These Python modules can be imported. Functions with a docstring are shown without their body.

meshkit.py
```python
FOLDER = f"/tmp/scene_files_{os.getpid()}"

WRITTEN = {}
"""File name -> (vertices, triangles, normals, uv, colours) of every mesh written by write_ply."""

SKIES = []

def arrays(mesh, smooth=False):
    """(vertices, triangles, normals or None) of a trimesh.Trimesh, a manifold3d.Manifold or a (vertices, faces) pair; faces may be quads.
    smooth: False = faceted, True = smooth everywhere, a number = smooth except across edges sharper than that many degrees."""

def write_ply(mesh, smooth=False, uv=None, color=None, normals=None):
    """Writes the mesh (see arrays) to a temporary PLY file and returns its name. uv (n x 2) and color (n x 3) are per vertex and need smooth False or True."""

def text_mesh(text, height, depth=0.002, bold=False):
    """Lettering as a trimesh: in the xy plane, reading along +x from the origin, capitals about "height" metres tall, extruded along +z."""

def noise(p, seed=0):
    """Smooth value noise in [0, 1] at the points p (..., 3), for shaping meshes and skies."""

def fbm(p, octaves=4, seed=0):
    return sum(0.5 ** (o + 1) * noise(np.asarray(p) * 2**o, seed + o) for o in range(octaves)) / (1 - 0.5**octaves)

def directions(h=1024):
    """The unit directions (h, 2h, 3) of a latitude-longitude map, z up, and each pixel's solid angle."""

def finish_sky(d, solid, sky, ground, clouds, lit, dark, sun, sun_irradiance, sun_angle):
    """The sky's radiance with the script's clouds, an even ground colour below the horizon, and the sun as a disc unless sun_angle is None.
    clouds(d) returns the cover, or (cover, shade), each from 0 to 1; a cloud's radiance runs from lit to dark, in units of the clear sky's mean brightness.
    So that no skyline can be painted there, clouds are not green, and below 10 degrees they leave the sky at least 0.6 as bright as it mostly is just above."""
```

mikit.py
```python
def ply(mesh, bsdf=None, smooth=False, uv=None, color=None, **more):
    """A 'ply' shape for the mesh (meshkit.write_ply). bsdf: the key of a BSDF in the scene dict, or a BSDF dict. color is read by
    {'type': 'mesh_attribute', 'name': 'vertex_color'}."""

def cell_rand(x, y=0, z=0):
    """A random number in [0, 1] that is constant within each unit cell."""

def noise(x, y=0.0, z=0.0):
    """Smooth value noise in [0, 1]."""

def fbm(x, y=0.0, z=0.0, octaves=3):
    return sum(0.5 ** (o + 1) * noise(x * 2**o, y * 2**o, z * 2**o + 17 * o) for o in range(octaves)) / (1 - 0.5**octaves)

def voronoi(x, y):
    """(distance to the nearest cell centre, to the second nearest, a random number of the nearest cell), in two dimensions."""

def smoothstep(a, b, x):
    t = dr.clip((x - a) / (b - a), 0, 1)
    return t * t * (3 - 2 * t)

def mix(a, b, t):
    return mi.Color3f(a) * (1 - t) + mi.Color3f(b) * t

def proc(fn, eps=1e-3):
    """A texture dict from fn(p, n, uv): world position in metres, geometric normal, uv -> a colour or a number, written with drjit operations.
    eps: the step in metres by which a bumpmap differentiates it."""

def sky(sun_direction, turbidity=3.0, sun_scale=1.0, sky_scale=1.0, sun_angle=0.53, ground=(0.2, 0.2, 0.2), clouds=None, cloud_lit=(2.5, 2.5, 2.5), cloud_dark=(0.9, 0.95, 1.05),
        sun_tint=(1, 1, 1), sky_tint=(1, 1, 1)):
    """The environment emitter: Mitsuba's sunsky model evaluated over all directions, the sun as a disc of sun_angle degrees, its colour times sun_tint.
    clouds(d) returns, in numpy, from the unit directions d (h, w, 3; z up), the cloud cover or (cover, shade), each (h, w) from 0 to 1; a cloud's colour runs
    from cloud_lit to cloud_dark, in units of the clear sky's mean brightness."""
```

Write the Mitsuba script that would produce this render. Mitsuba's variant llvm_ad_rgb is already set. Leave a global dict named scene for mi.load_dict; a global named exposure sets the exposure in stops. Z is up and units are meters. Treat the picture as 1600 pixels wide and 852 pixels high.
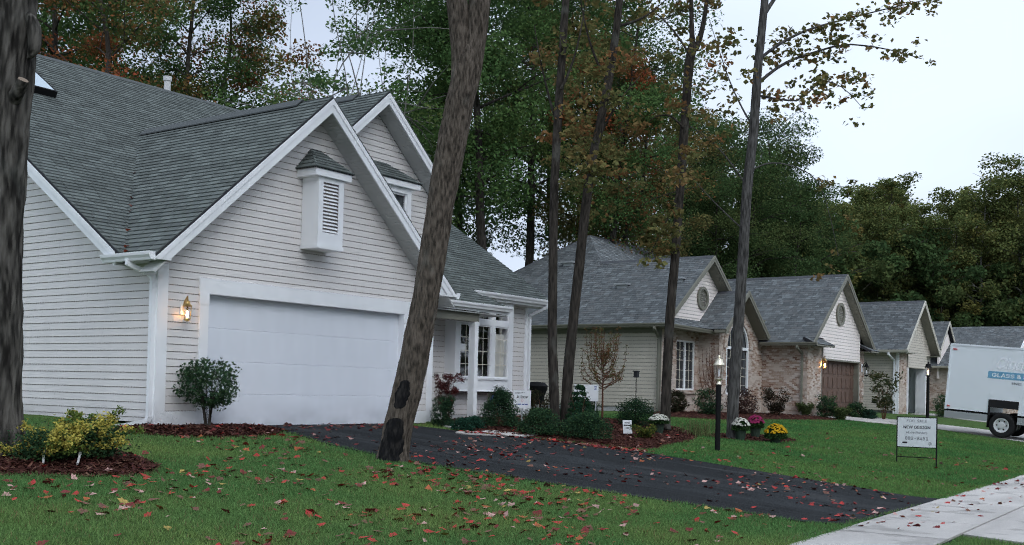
import math, random
import numpy as np, trimesh, shapely
from shapely.geometry import Polygon, Point, box as sbox
from shapely import affinity
from scipy.spatial import Delaunay
import drjit as dr
import mitsuba as mi
import mikit, meshkit
from mikit import proc, noise, fbm, voronoi, cell_rand, smoothstep, mix

# ------------------------------------------------------------------ camera, sky, exposure
YAW, PITCH, ROLL = math.radians(35.946), math.radians(1.1357), math.radians(1.349)
FPX, PY = 1738.3, 575.6
EYE = np.array([-11.0112, -14.9976, 0.7492])
_F = np.array([math.cos(YAW) * math.cos(PITCH), math.sin(YAW) * math.cos(PITCH), math.sin(PITCH)])
_r = np.cross(_F, [0, 0, 1]); _r /= np.linalg.norm(_r); _u = np.cross(_r, _F)
_R = math.cos(ROLL) * _r + math.sin(ROLL) * _u
_U = -math.sin(ROLL) * _r + math.cos(ROLL) * _u
_m = np.eye(4); _m[:3, 0], _m[:3, 1], _m[:3, 2], _m[:3, 3] = -_R, _U, _F, EYE
scene, labels = {}, {}
scene['camera'] = {'type': 'perspective', 'fov': math.degrees(2 * math.atan(800 / FPX)), 'fov_axis': 'x', 'near_clip': 0.1, 'far_clip': 3000.0,
                   'principal_point_offset_y': (426 - PY) / 852, 'to_world': mi.ScalarTransform4f(_m.tolist())}


def cloud_deck(d):
    q = d / np.maximum(d[..., 2:3] + 0.25, 0.06)
    a = meshkit.fbm(np.stack([q[..., 0] * 0.9 + 3.1, q[..., 1] * 0.9 + 7.7, q[..., 0] * 0 + 2.0], -1), 4, 5)
    return np.ones(d.shape[:2]), np.clip((a - 0.36) * 2.4, 0, 1)


scene['daylight'] = mikit.sky([-0.38, -0.66, 0.62], turbidity=3, sun_scale=0.22, sun_angle=34, sun_tint=(0.74, 0.93, 1.30), clouds=cloud_deck,
                              cloud_lit=(2.50, 2.84, 3.36), cloud_dark=(1.60, 1.86, 2.32), ground=(0.10, 0.11, 0.09))
exposure = 2.14


def at(x, y, depth):
    """A world point from a place in the photograph and a distance along the view axis: used to measure where real things stand."""
    return EYE + depth * ((x - 800) / FPX * _R - (y - PY) / FPX * _U + _F)


def gz(x, y):
    """Ground height: house pads level, the lawns falling to the sidewalk, then the kerb and the street."""
    y = np.asarray(y, float)
    z = np.where(y < -9.6, -0.883, np.where(y < 0, 0.092 * y, np.minimum(0.04 * y, 0.12)))
    return z + np.asarray(x, float) * 0


# ------------------------------------------------------------------ helpers
def numbered(name):
    k, i = name, 0
    while k in scene or k in labels:
        i += 1
        k = f'{name}_{i:03d}'
    return k


_count = {}


def newkey(name):
    i = _count.get(name, -1) + 1
    _count[name] = i
    return name if i == 0 else f'{name}_{i:03d}'


def thing(name, label, cat=None, group=None, kind=None):
    k = newkey(name)
    labels[k] = {'label': label}
    if cat: labels[k]['category'] = cat
    if group: labels[k]['group'] = group
    if kind: labels[k]['kind'] = kind
    return k


def put(parent, name, mesh, mat, smooth=False, label=None, kind=None, **kw):
    k = newkey(f'{parent}__{name}' if parent else name)
    if isinstance(mesh, MB): mesh = mesh.out()
    scene[k] = mikit.ply(mesh, mat, smooth=smooth, **kw)
    if label or kind:
        labels[k] = {}
        if label: labels[k]['label'] = label
        if kind: labels[k]['kind'] = kind
    return k


def whole(name, mesh, mat, label, cat=None, group=None, kind=None, smooth=False, **kw):
    k = thing(name, label, cat, group, kind)
    if isinstance(mesh, MB): mesh = mesh.out()
    scene[k] = mikit.ply(mesh, mat, smooth=smooth, **kw)
    return k


def nrm(a):
    a = np.asarray(a, float)
    return a / np.linalg.norm(a)


class MB:
    """Collects faces of one mesh."""
    def __init__(s): s.v, s.f, s.n, s.c = [], [], 0, []

    def add(s, v, f, c=None):
        v = np.asarray(v, float).reshape(-1, 3); f = np.asarray(f, int).reshape(-1, 3)
        s.v.append(v); s.f.append(f + s.n); s.n += len(v)
        if c is not None: s.c.append(np.broadcast_to(np.asarray(c, float), (len(v), 3)))
        return s

    def quad(s, a, b, c, d): return s.add([a, b, c, d], [[0, 1, 2], [0, 2, 3]])

    def box(s, x0, x1, y0, y1, z0, z1):
        v = np.array([[x, y, z] for x in (x0, x1) for y in (y0, y1) for z in (z0, z1)], float)
        return s.add(v, BOXF)

    def obox(s, o, U, V, W, a, b, c):
        """Box from the corner o along the unit directions U, V, W by a, b, c."""
        U, V, W = (np.asarray(k, float) for k in (U, V, W))
        v = np.array([o + U * i * a + V * j * b + W * k * c for i in (0, 1) for j in (0, 1) for k in (0, 1)])
        return s.add(v, BOXF if np.dot(np.cross(U, V), W) > 0 else BOXF[:, ::-1])

    def bar(s, p, q, w, h, up=(0, 0, 1)):
        p, q = np.asarray(p, float), np.asarray(q, float)
        d = q - p; L = np.linalg.norm(d); d = d / L
        a = np.cross(d, up)
        a = nrm(a) if np.linalg.norm(a) > 1e-6 else np.array([1.0, 0, 0])
        b = np.cross(a, d)
        return s.obox(p - a * w / 2 - b * h / 2, d, a, b, L, w, h)

    def prism(s, poly, O, U, V, W, t0, t1):
        """A shapely polygon in the plane O, U, V, from t0 to t1 along W."""
        U, V, W, O = (np.asarray(k, float) for k in (U, V, W, O))
        for g in getattr(poly, 'geoms', [poly]):
            if g.area < 1e-7: continue
            m = trimesh.creation.extrude_polygon(shapely.geometry.polygon.orient(g), t1 - t0, engine='earcut')
            v = np.array(m.vertices); f = np.array(m.faces)
            P = O + v[:, :1] * U + v[:, 1:2] * V + (v[:, 2:] + t0) * W
            s.add(P, f if np.dot(np.cross(U, V), W) > 0 else f[:, ::-1])
        return s

    def slab(s, pts, d):
        """A flat polygon (convex, counter-clockwise from outside) thickened by the vector d."""
        p = np.asarray(pts, float); n = len(p); q = p + np.asarray(d, float)
        f = [[0, i, i + 1] for i in range(1, n - 1)] + [[n, n + i + 1, n + i] for i in range(1, n - 1)]
        for i in range(n):
            j = (i + 1) % n
            f += [[i, n + i, n + j], [i, n + j, j]]
        return s.add(np.vstack([p, q]), f)

    def tube(s, pts, rad, n=10, caps=True, squash=None):
        pts = np.asarray(pts, float); m = len(pts); rad = np.broadcast_to(np.asarray(rad, float), (m,))
        T = np.gradient(pts, axis=0); T /= np.linalg.norm(T, axis=1, keepdims=True) + 1e-12
        a = np.cross(T[0], [0.31, 0.17, 0.93] if abs(T[0][2]) < 0.9 else [1, 0.1, 0]); a /= np.linalg.norm(a)
        V = []
        ang = np.arange(n) * 2 * np.pi / n
        for i in range(m):
            a = a - T[i] * np.dot(a, T[i]); a /= np.linalg.norm(a); b = np.cross(T[i], a)
            V.append(pts[i] + rad[i] * (np.cos(ang)[:, None] * a + np.sin(ang)[:, None] * b))
        V = np.vstack(V); F = []
        i = np.arange(n); j = (i + 1) % n
        for k in range(m - 1):
            A, B = k * n, (k + 1) * n
            F.append(np.stack([A + i, A + j, B + j], 1)); F.append(np.stack([A + i, B + j, B + i], 1))
        if caps:
            V = np.vstack([V, pts[:1], pts[-1:]])
            F.append(np.stack([j, i, i * 0 + m * n], 1)); F.append(np.stack([(m - 1) * n + i, (m - 1) * n + j, i * 0 + m * n + 1], 1))
        return s.add(V, np.vstack(F))

    def lathe(s, c, prof, n=16):
        """prof: (radius, height) pairs from the bottom up, about a vertical axis at c."""
        c = np.asarray(c, float); ang = np.arange(n) * 2 * np.pi / n
        V = np.vstack([c + np.stack([r * np.cos(ang), r * np.sin(ang), ang * 0 + h], 1) for r, h in prof])
        F = []; i = np.arange(n); j = (i + 1) % n
        for k in range(len(prof) - 1):
            A, B = k * n, (k + 1) * n
            F.append(np.stack([A + i, A + j, B + j], 1)); F.append(np.stack([A + i, B + j, B + i], 1))
        return s.add(V, np.vstack(F))

    def out(s): return (np.vstack(s.v), np.vstack(s.f))
    def colors(s): return np.vstack(s.c)


BOXF = np.array([[0, 1, 3], [0, 3, 2], [4, 6, 7], [4, 7, 5], [0, 4, 5], [0, 5, 1], [2, 3, 7], [2, 7, 6], [0, 2, 6], [0, 6, 4], [1, 5, 7], [1, 7, 3]])
X_, Y_, Z_ = np.array([1.0, 0, 0]), np.array([0, 1.0, 0]), np.array([0, 0, 1.0])


def rgb(*c): return {'type': 'rgb', 'value': list(c)}


def mat(name, color, rough=0.6, spec=0.4, metallic=0.0, bump=None, bscale=1.0, eps=2e-3, **kw):
    b = {'type': 'principled', 'base_color': color if isinstance(color, dict) else rgb(*color), 'roughness': rough, 'specular': spec, 'metallic': metallic, **kw}
    if bump is not None:
        b = {'type': 'bumpmap', 'arbitrary': proc(bump, eps), 'scale': bscale, 'bsdf': b}
    scene[name] = {'type': 'twosided', 'bsdf': b}
    return name


VC = {'type': 'mesh_attribute', 'name': 'vertex_color'}
# ------------------------------------------------------------------ materials
def vinyl(c, lo=0.93):
    def fn(p, n, uv):
        t = fbm(p.x * 1.7 + p.y * 1.3, p.z * 0.35, 3.0) * 0.6 + noise(p.x * 9.0 + p.y * 9.0, p.z * 2.0) * 0.4
        dirt = smoothstep(0.55, 0.0, p.z) * fbm(p.x * 3 + p.y * 3, p.z * 4) * 0.35
        return mi.Color3f(*c) * (lo + (1.06 - lo) * t) * (1 - dirt)
    return proc(fn)


mat('vinyl_grey', vinyl((0.70, 0.67, 0.655)), 0.55, 0.35)
mat('vinyl_tan', vinyl((0.57, 0.525, 0.455)), 0.55, 0.3)
mat('vinyl_pale', vinyl((0.84, 0.77, 0.73)), 0.55, 0.3)
mat('shade_backing', (0.36, 0.305, 0.27), 0.9, 0.1)  # backing seen in the board gaps; lap shadow lines are put into its brown
mat('white_trim', vinyl((0.84, 0.85, 0.87), 0.95), 0.45, 0.4)
mat('garage_white', vinyl((0.72, 0.745, 0.80), 0.965), 0.5, 0.35)
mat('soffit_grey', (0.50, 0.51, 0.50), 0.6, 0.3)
mat('taupe_trim', (0.20, 0.195, 0.16), 0.55, 0.35)
mat('tan_trim', (0.56, 0.53, 0.46), 0.55, 0.35)
mat('shingle', VC, 0.85, 0.15)
mat('roof_deck', (0.035, 0.035, 0.04), 0.9, 0.1)
mat('dark_room', (0.045, 0.04, 0.035), 0.8, 0.2)
mat('curtain', (0.75, 0.74, 0.70), 0.8, 0.1)
mat('cream_muntin', (0.72, 0.68, 0.58), 0.5, 0.3)
scene['pane_glass'] = {'type': 'thindielectric', 'int_ior': 1.52}
mat('sky_glass', (0.025, 0.03, 0.035), 0.06, 0.5)
mat('roof_glass', (0.30, 0.38, 0.44), 0.08, 0.9, clearcoat=1.0, clearcoat_gloss=0.95)  # pale blue base colour stands in for the reflected sky
mat('shade_backing_pale', (0.58, 0.53, 0.50), 0.9, 0.1)  # darker than the pale boards: their lap shadows as colour
mat('shade_backing_tan', (0.40, 0.365, 0.315), 0.9, 0.1)  # tan boards' lap shadows painted as a darker backing
mat('black_paint', (0.008, 0.008, 0.009), 0.65, 0.15)
mat('dark_red_door', (0.05, 0.012, 0.012), 0.5, 0.3)
mat('brown_door', (0.135, 0.085, 0.065), 0.6, 0.3)
mat('brass', (0.62, 0.42, 0.16), 0.28, 0.5, 0.9)
mat('rubber', (0.018, 0.018, 0.019), 0.85, 0.2)
mat('steel_grey', (0.42, 0.44, 0.45), 0.45, 0.5, 0.5)
mat('truck_white', (0.80, 0.84, 0.88), 0.35, 0.5)
mat('truck_blue', (0.16, 0.37, 0.54), 0.45, 0.4)
mat('ink_dark', (0.03, 0.03, 0.035), 0.6, 0.2)
mat('ink_grey', (0.16, 0.17, 0.19), 0.6, 0.2)
mat('ink_blue', (0.07, 0.10, 0.33), 0.6, 0.2)
mat('ink_red', (0.55, 0.10, 0.10), 0.6, 0.2)
mat('sign_white', (0.76, 0.78, 0.80), 0.5, 0.3)
mat('tag_white', (0.80, 0.80, 0.80), 0.5, 0.3)
mat('pipe_white', (0.6, 0.6, 0.6), 0.5, 0.3)
mat('lamp_glass', (0.45, 0.47, 0.45), 0.1, 0.6, spec_trans=0.0)
mat('foundation', (0.44, 0.44, 0.44), 0.85, 0.2)


def concrete_fn(p, n, uv):
    a = fbm(p.x * 0.9, p.y * 0.9, 1.0, 4); b = noise(p.x * 60, p.y * 60); s = fbm(p.x * 0.35 + 9, p.y * 5.0, 4.0)
    st = smoothstep(0.62, 0.75, fbm(p.x * 2.1 + 4, p.y * 2.1, 8.0, 4))
    return mi.Color3f(0.42, 0.40, 0.38) * (0.66 + 0.36 * a + 0.10 * b) * (0.86 + 0.22 * s) * (1 - 0.26 * st)


mat('concrete', proc(concrete_fn), 0.9, 0.15, bump=lambda p, n, uv: noise(p.x * 45, p.y * 45) + 0.5 * noise(p.x * 140, p.y * 30), bscale=0.003, eps=4e-3)


def asphalt_fn(p, n, uv):
    a = fbm(p.x * 0.5, p.y * 0.5, 1.0, 4); b = noise(p.x * 55, p.y * 55); c = fbm(p.x * 3, p.y * 0.6, 2.0)
    dust = smoothstep(0.5, 0.8, fbm(p.x * 1.4 + 3, p.y * 0.8, 5.0, 4))
    tr = smoothstep(0.52, 0.62, fbm(p.x * 2.4 + 0.35 * p.y, p.y * 0.16, 3.0, 3)); cr = smoothstep(0.035, 0.0, dr.abs(fbm(p.x * 0.8 + 2, p.y * 0.5, 9.0, 4) - 0.5))
    return (1 + 0.45 * tr) * (1 - 0.5 * cr * noise(p.x * 2, p.y * 2)) * mix(mi.Color3f(0.0105, 0.0118, 0.0130) * (0.45 + 0.9 * a + 0.45 * b + 0.35 * c), (0.033, 0.0335, 0.034), dust * 0.40)


mat('asphalt', proc(asphalt_fn), 0.85, 0.2, bump=lambda p, n, uv: noise(p.x * 70, p.y * 70) + noise(p.x * 33, p.y * 33 + 5), bscale=0.006, eps=4e-3)


def soil_fn(p, n, uv):
    a = fbm(p.x * 0.6, p.y * 0.6, 2.0, 4); b = noise(p.x * 25, p.y * 25); c = fbm(p.x * 6, p.y * 6, 1.0)
    g = mix((0.045, 0.085, 0.030), (0.070, 0.115, 0.036), a)
    return mix(g, (0.045, 0.048, 0.018), smoothstep(0.5, 0.8, c) * 0.6) * (0.7 + 0.6 * b)


mat('turf', proc(soil_fn), 0.95, 0.05, bump=lambda p, n, uv: noise(p.x * 30, p.y * 30), bscale=0.02, eps=5e-3)


def mulch_fn(p, n, uv):
    a = noise(p.x * 22, p.y * 40); b = fbm(p.x * 4, p.y * 4, 2.0)
    return mix((0.022, 0.011, 0.009), (0.075, 0.030, 0.023), a * 0.6 + b * 0.4)


mat('mulch', proc(mulch_fn), 0.95, 0.05, bump=lambda p, n, uv: noise(p.x * 28, p.y * 45), bscale=0.03, eps=5e-3)
mat('chip', VC, 0.9, 0.1)


def bark(c0, c1, fx=34, fz=5.0, lo=0.1, hi=0.9):
    def fn(p, n, uv):
        w = noise(p.x * 3, p.y * 3, p.z * 0.8) * 2.0
        ax = p.x * fx + w; ay = p.y * fx - w
        r = fbm(ax, ay, p.z * fz, 3)
        lichen = smoothstep(0.60, 0.78, fbm(p.x * 4 + 1, p.y * 4, p.z * 2.2, 4))
        return mix(mix(c0, c1, smoothstep(lo, hi, r)), (0.19, 0.20, 0.18), lichen * 0.22)
    return proc(fn)


def bark_h(p, n, uv):
    w = noise(p.x * 3, p.y * 3, p.z * 0.8) * 2.0
    return fbm(p.x * 34 + w, p.y * 34 - w, p.z * 5.0, 3)


mat('bark_grey', bark((0.020, 0.0185, 0.017), (0.135, 0.125, 0.112), 22, 3.0, 0.28, 0.82), 0.95, 0.05, bump=bark_h, bscale=0.05, eps=5e-3)
mat('bark_brown', bark((0.032, 0.027, 0.022), (0.145, 0.120, 0.099), 46, 9.0, 0.15, 0.85), 0.95, 0.05, bump=bark_h, bscale=0.05, eps=5e-3)
mat('bark_light', bark((0.030, 0.029, 0.028), (0.14, 0.135, 0.13)), 0.95, 0.05, bump=bark_h, bscale=0.04, eps=5e-3)
mat('bark_dark', bark((0.020, 0.018, 0.016), (0.075, 0.065, 0.056)), 0.95, 0.05, bump=bark_h, bscale=0.03, eps=5e-3)
mat('bark_far', (0.075, 0.066, 0.058), 0.95, 0.05)
mat('bark_pale', (0.17, 0.165, 0.15), 0.95, 0.05)
mat('twig_red', (0.12, 0.055, 0.035), 0.9, 0.1)
mat('cut_wood', (0.24, 0.19, 0.15), 0.9, 0.1)
mat('bark_black', proc(lambda p, n, uv: mix((0.007, 0.007, 0.008), (0.034, 0.031, 0.029), smoothstep(0.35, 0.85, fbm(p.x * 30, p.y * 30, p.z * 9, 4)))), 0.85, 0.15, bump=bark_h, bscale=0.05, eps=5e-3)
scene['leaf'] = {'type': 'principledthin', 'base_color': VC, 'roughness': 0.55, 'diff_trans': 0.55, 'spec_trans': 0.0, 'eta': 1.35}
scene['blade'] = {'type': 'principledthin', 'base_color': VC, 'roughness': 0.6, 'diff_trans': 0.6, 'spec_trans': 0.0, 'eta': 1.3}


def brick_fn(p, n, uv):
    u = dr.select(dr.abs(n.x) > 0.5, p.y, p.x)
    h = 0.0677
    row = dr.floor(p.z / h)
    uu = u / 0.203 + 0.5 * (row - 2 * dr.floor(row / 2))
    col = dr.floor(uu)
    fu, fv = uu - col, p.z / h - row
    r = cell_rand(col, row, dr.floor(n.x + 1.5)); r2 = cell_rand(col, row, 7)
    c = mix((0.32, 0.215, 0.165), (0.45, 0.36, 0.30), smoothstep(0.1, 0.6, r))
    c = mix(c, (0.55, 0.48, 0.43), smoothstep(0.66, 0.72, r))
    c = mix(c, (0.23, 0.135, 0.095), smoothstep(0.90, 0.92, r2))
    c = mix(c, (0.57, 0.50, 0.44), smoothstep(0.50, 0.68, fbm(u * 1.4, p.z * 2.2, 3.0)) * 0.55)
    m = (fu < 0.05) | (fv < 0.14)
    return dr.select(m, mi.Color3f(0.46, 0.41, 0.36), c)


mat('brick', proc(brick_fn), 0.9, 0.1)
# ------------------------------------------------------------------ building helpers
def siding(house, part, O, U, N, poly, m, e=0.12, seed=1, stuff=False, lap=0.013, gap=0.011, back='shade_backing', seam=3.66, name='siding_board', z0=None):
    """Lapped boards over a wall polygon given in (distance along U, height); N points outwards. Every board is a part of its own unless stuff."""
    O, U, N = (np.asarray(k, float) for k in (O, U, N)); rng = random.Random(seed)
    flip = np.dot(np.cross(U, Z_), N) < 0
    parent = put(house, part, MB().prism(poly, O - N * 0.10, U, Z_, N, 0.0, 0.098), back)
    u0, lo, u1, hi = poly.bounds
    lo = lo if z0 is None else z0
    allb = MB()
    for k in range(int(math.ceil((hi - lo) / e))):
        zb = lo + k * e
        cuts = [u0 - 1]; c = u0 + rng.uniform(0.8, seam)
        while c < u1: cuts.append(c); c += rng.uniform(0.75, 1.0) * seam
        cuts.append(u1 + 1)
        for a, b in zip(cuts, cuts[1:]):
            piece = poly.intersection(sbox(a + 0.001, zb + gap, b - 0.001, zb + e))
            for g in getattr(piece, 'geoms', [piece]):
                if g.is_empty or g.geom_type != 'Polygon' or g.area < 0.0015: continue
                g = shapely.geometry.polygon.orient(g.simplify(1e-4))
                v, f = trimesh.creation.triangulate_polygon(g, engine='earcut')
                t = np.clip((v[:, 1] - zb) / e, 0, 1)
                P = O + v[:, :1] * U + v[:, 1:] * Z_ + (0.003 + lap * (1 - t))[:, None] * N
                mb = MB().add(P, f[:, ::-1] if flip else f)
                xy = np.array(g.exterior.coords)
                for p, q in zip(xy[:-1], xy[1:]):
                    if abs(p[1] - zb - gap) < 1e-5 and abs(q[1] - zb - gap) < 1e-5:
                        d = 0.003 + lap * (1 - gap / e)
                        A, B = O + p[0] * U + p[1] * Z_, O + q[0] * U + q[1] * Z_
                        if flip: A, B = B, A
                        mb.quad(A + N * d, A + N * 0.0, B + N * 0.0, B + N * d)
                if stuff: allb.add(*mb.out())
                else: put(parent, name, mb, m)
    if stuff and allb.n: put(parent, name + 's', allb, m, kind='stuff')


TABS = []          # (distance, roof key, matrix, variant) of full shingles that may become single parts


def pal_house(rng):
    k = rng.choice([0.80, 0.92, 1.0, 1.06, 1.22])
    return np.array([0.108, 0.122, 0.117]) * k * rng.uniform(0.94, 1.06)


def pal_mixed(rng):
    return [np.array([0.108, 0.118, 0.124]), np.array([0.134, 0.145, 0.151]), np.array([0.172, 0.188, 0.196]), np.array([0.140, 0.146, 0.150])][rng.choice([0, 0, 1, 1, 2, 3])] * rng.uniform(0.88, 1.12)


PROTO = {}


def roof(parent, name, O, U, V, poly, e=0.13, w=0.305, pal=pal_house, seed=2, single=False, deck=0.07, vary=False, t=0.021, slot=0.016, label=None, streak=0):
    """A roof plane: O its origin, U along the eave, V up the slope, poly in (u, v); a deck with a field of shingles, each a slab of its own."""
    O, U, V = np.asarray(O, float), nrm(U), nrm(V); N = np.cross(U, V); rng = random.Random(seed)
    k = put(parent, name, MB().prism(poly, O, U, V, N, -deck, 0.0), 'roof_deck', label=label)
    pp = shapely.prepared.prep(poly); field = MB()
    u0, v0, u1, v1 = poly.bounds
    for r in range(int(math.ceil((v1 - v0) / e))):
        vb = v0 + r * e
        u = u0 - rng.random() * w - (0.5 * w if r % 2 else 0); col = pal(rng); run = 0
        while u < u1:
            ww = w * (rng.uniform(0.35, 1.3) if vary else 1.0)
            if streak:
                run -= 1
                if run <= 0: col = pal(rng); run = rng.randint(1, streak)
            else: col = pal(rng)
            a, b = u + slot / 2, u + ww - slot / 2
            j = rng.uniform(-0.002, 0.003); u += ww
            if b < u0 or a > u1: continue
            R = sbox(a, vb, b, vb + e + 0.012)
            if pp.contains(R):
                H = [t + j, 0.003, 0.003, t + j]
                q = np.array([[a, vb, H[0]], [b, vb, H[0]], [b, vb + e + .012, 0.003], [a, vb + e + .012, 0.003], [a, vb, 0], [b, vb, 0]])
                P = O + q[:, :1] * U + q[:, 1:2] * V + q[:, 2:] * N
                F = [[0, 1, 2], [0, 2, 3], [4, 5, 1], [4, 1, 0], [4, 0, 3], [1, 5, 2]]
                if single:
                    M = np.eye(4); M[:3, 0], M[:3, 1], M[:3, 2], M[:3, 3] = U, V, N, O + a * U + vb * V
                    TABS.append((np.linalg.norm(P[0] - EYE), k, M, rng.randrange(5), P, F, col))
                else: field.add(P, F, col)
            elif pp.intersects(R):
                g = poly.intersection(R)
                for g in getattr(g, 'geoms', [g]):
                    if g.geom_type != 'Polygon' or g.area < 0.0008: continue
                    g = shapely.geometry.polygon.orient(g)
                    v, f = trimesh.creation.triangulate_polygon(g, engine='earcut')
                    h = 0.003 + (t - 0.003) * (1 - np.clip((v[:, 1] - vb) / e, 0, 1))
                    P = O + v[:, :1] * U + v[:, 1:] * V + h[:, None] * N
                    field.add(P, f, col)
                    xy = np.array(g.exterior.coords)
                    for p, q in zip(xy[:-1], xy[1:]):
                        hp, hq = (0.003 + (t - 0.003) * (1 - min(1, max(0, (z[1] - vb) / e))) for z in (p, q))
                        A, B = O + p[0] * U + p[1] * V, O + q[0] * U + q[1] * V
                        field.add([A, B, B + N * hq, A + N * hp], [[0, 1, 2], [0, 2, 3]], col)
    return k, field


FIELDS = {}


def roof_done(items, most=300):
    """The nearest full shingles become parts, all others one part per roof plane."""
    TABS.sort(key=lambda x: x[0])
    w, e, t = 0.305 - 0.016, 0.142, 0.021
    for i, (d, k, M, var, P, F, col) in enumerate(TABS):
        if i < most:
            if var not in PROTO:
                q = np.array([[0, 0, t], [w, 0, t], [w, e, .003], [0, e, .003], [0, 0, 0], [w, 0, 0]])
                PROTO[var] = mikit.ply((q, np.array(F)), 'shingle', color=np.tile(np.array([0.108, 0.122, 0.117]) * (0.80, 0.92, 1.0, 1.06, 1.22)[var], (6, 1)))
            scene[newkey(f'{k}__shingle')] = {**PROTO[var], 'to_world': mi.ScalarTransform4f(M.tolist())}
        else: items[k].add(P, F, col)
    TABS.clear()
    for k, f in items.items():
        if f.n: put(k, 'shingle_field', f.out(), 'shingle', kind='stuff', color=f.colors())


def gutter(parent, p, q, out, m, size=0.12):
    p, q, out = np.asarray(p, float), np.asarray(q, float), np.asarray(out, float)
    s = size
    prof = Polygon([(0, 0), (0, -s), (s * .62, -s), (s * .72, -s * .7), (s * .95, -s * .4), (s, -s * .12), (s, 0), (s * .9, 0), (s * .9, -s * .12), (s * .85, -s * .38), (s * .64, -s * .66), (s * .55, -s * .92), (s * .06, -s * .92), (s * .06, 0)])
    d = q - p; L = np.linalg.norm(d); d = d / L
    b = MB().prism(prof, p, out, Z_, d, 0.0, L)
    for o in (0.0, L - 0.004): b.prism(Polygon([(0, 0), (0, -s), (s * .62, -s), (s * .95, -s * .4), (s, 0)]), p + d * o, out, Z_, d, 0.0005, 0.0035)
    return put(parent, 'gutter', b, m)


def spout(parent, pts, m, w=0.078, d=0.062, up=(0, 1, 0.01)):
    b = MB()
    pts = [np.asarray(p, float) for p in pts]
    for p, q in zip(pts, pts[1:]):
        t = nrm(q - p)
        b.bar(p - t * 0.012, q + t * 0.012, w, d, up if abs(t[2]) > 0.9 else (0, 0, 1))
    return put(parent, 'downspout', b, m)


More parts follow.
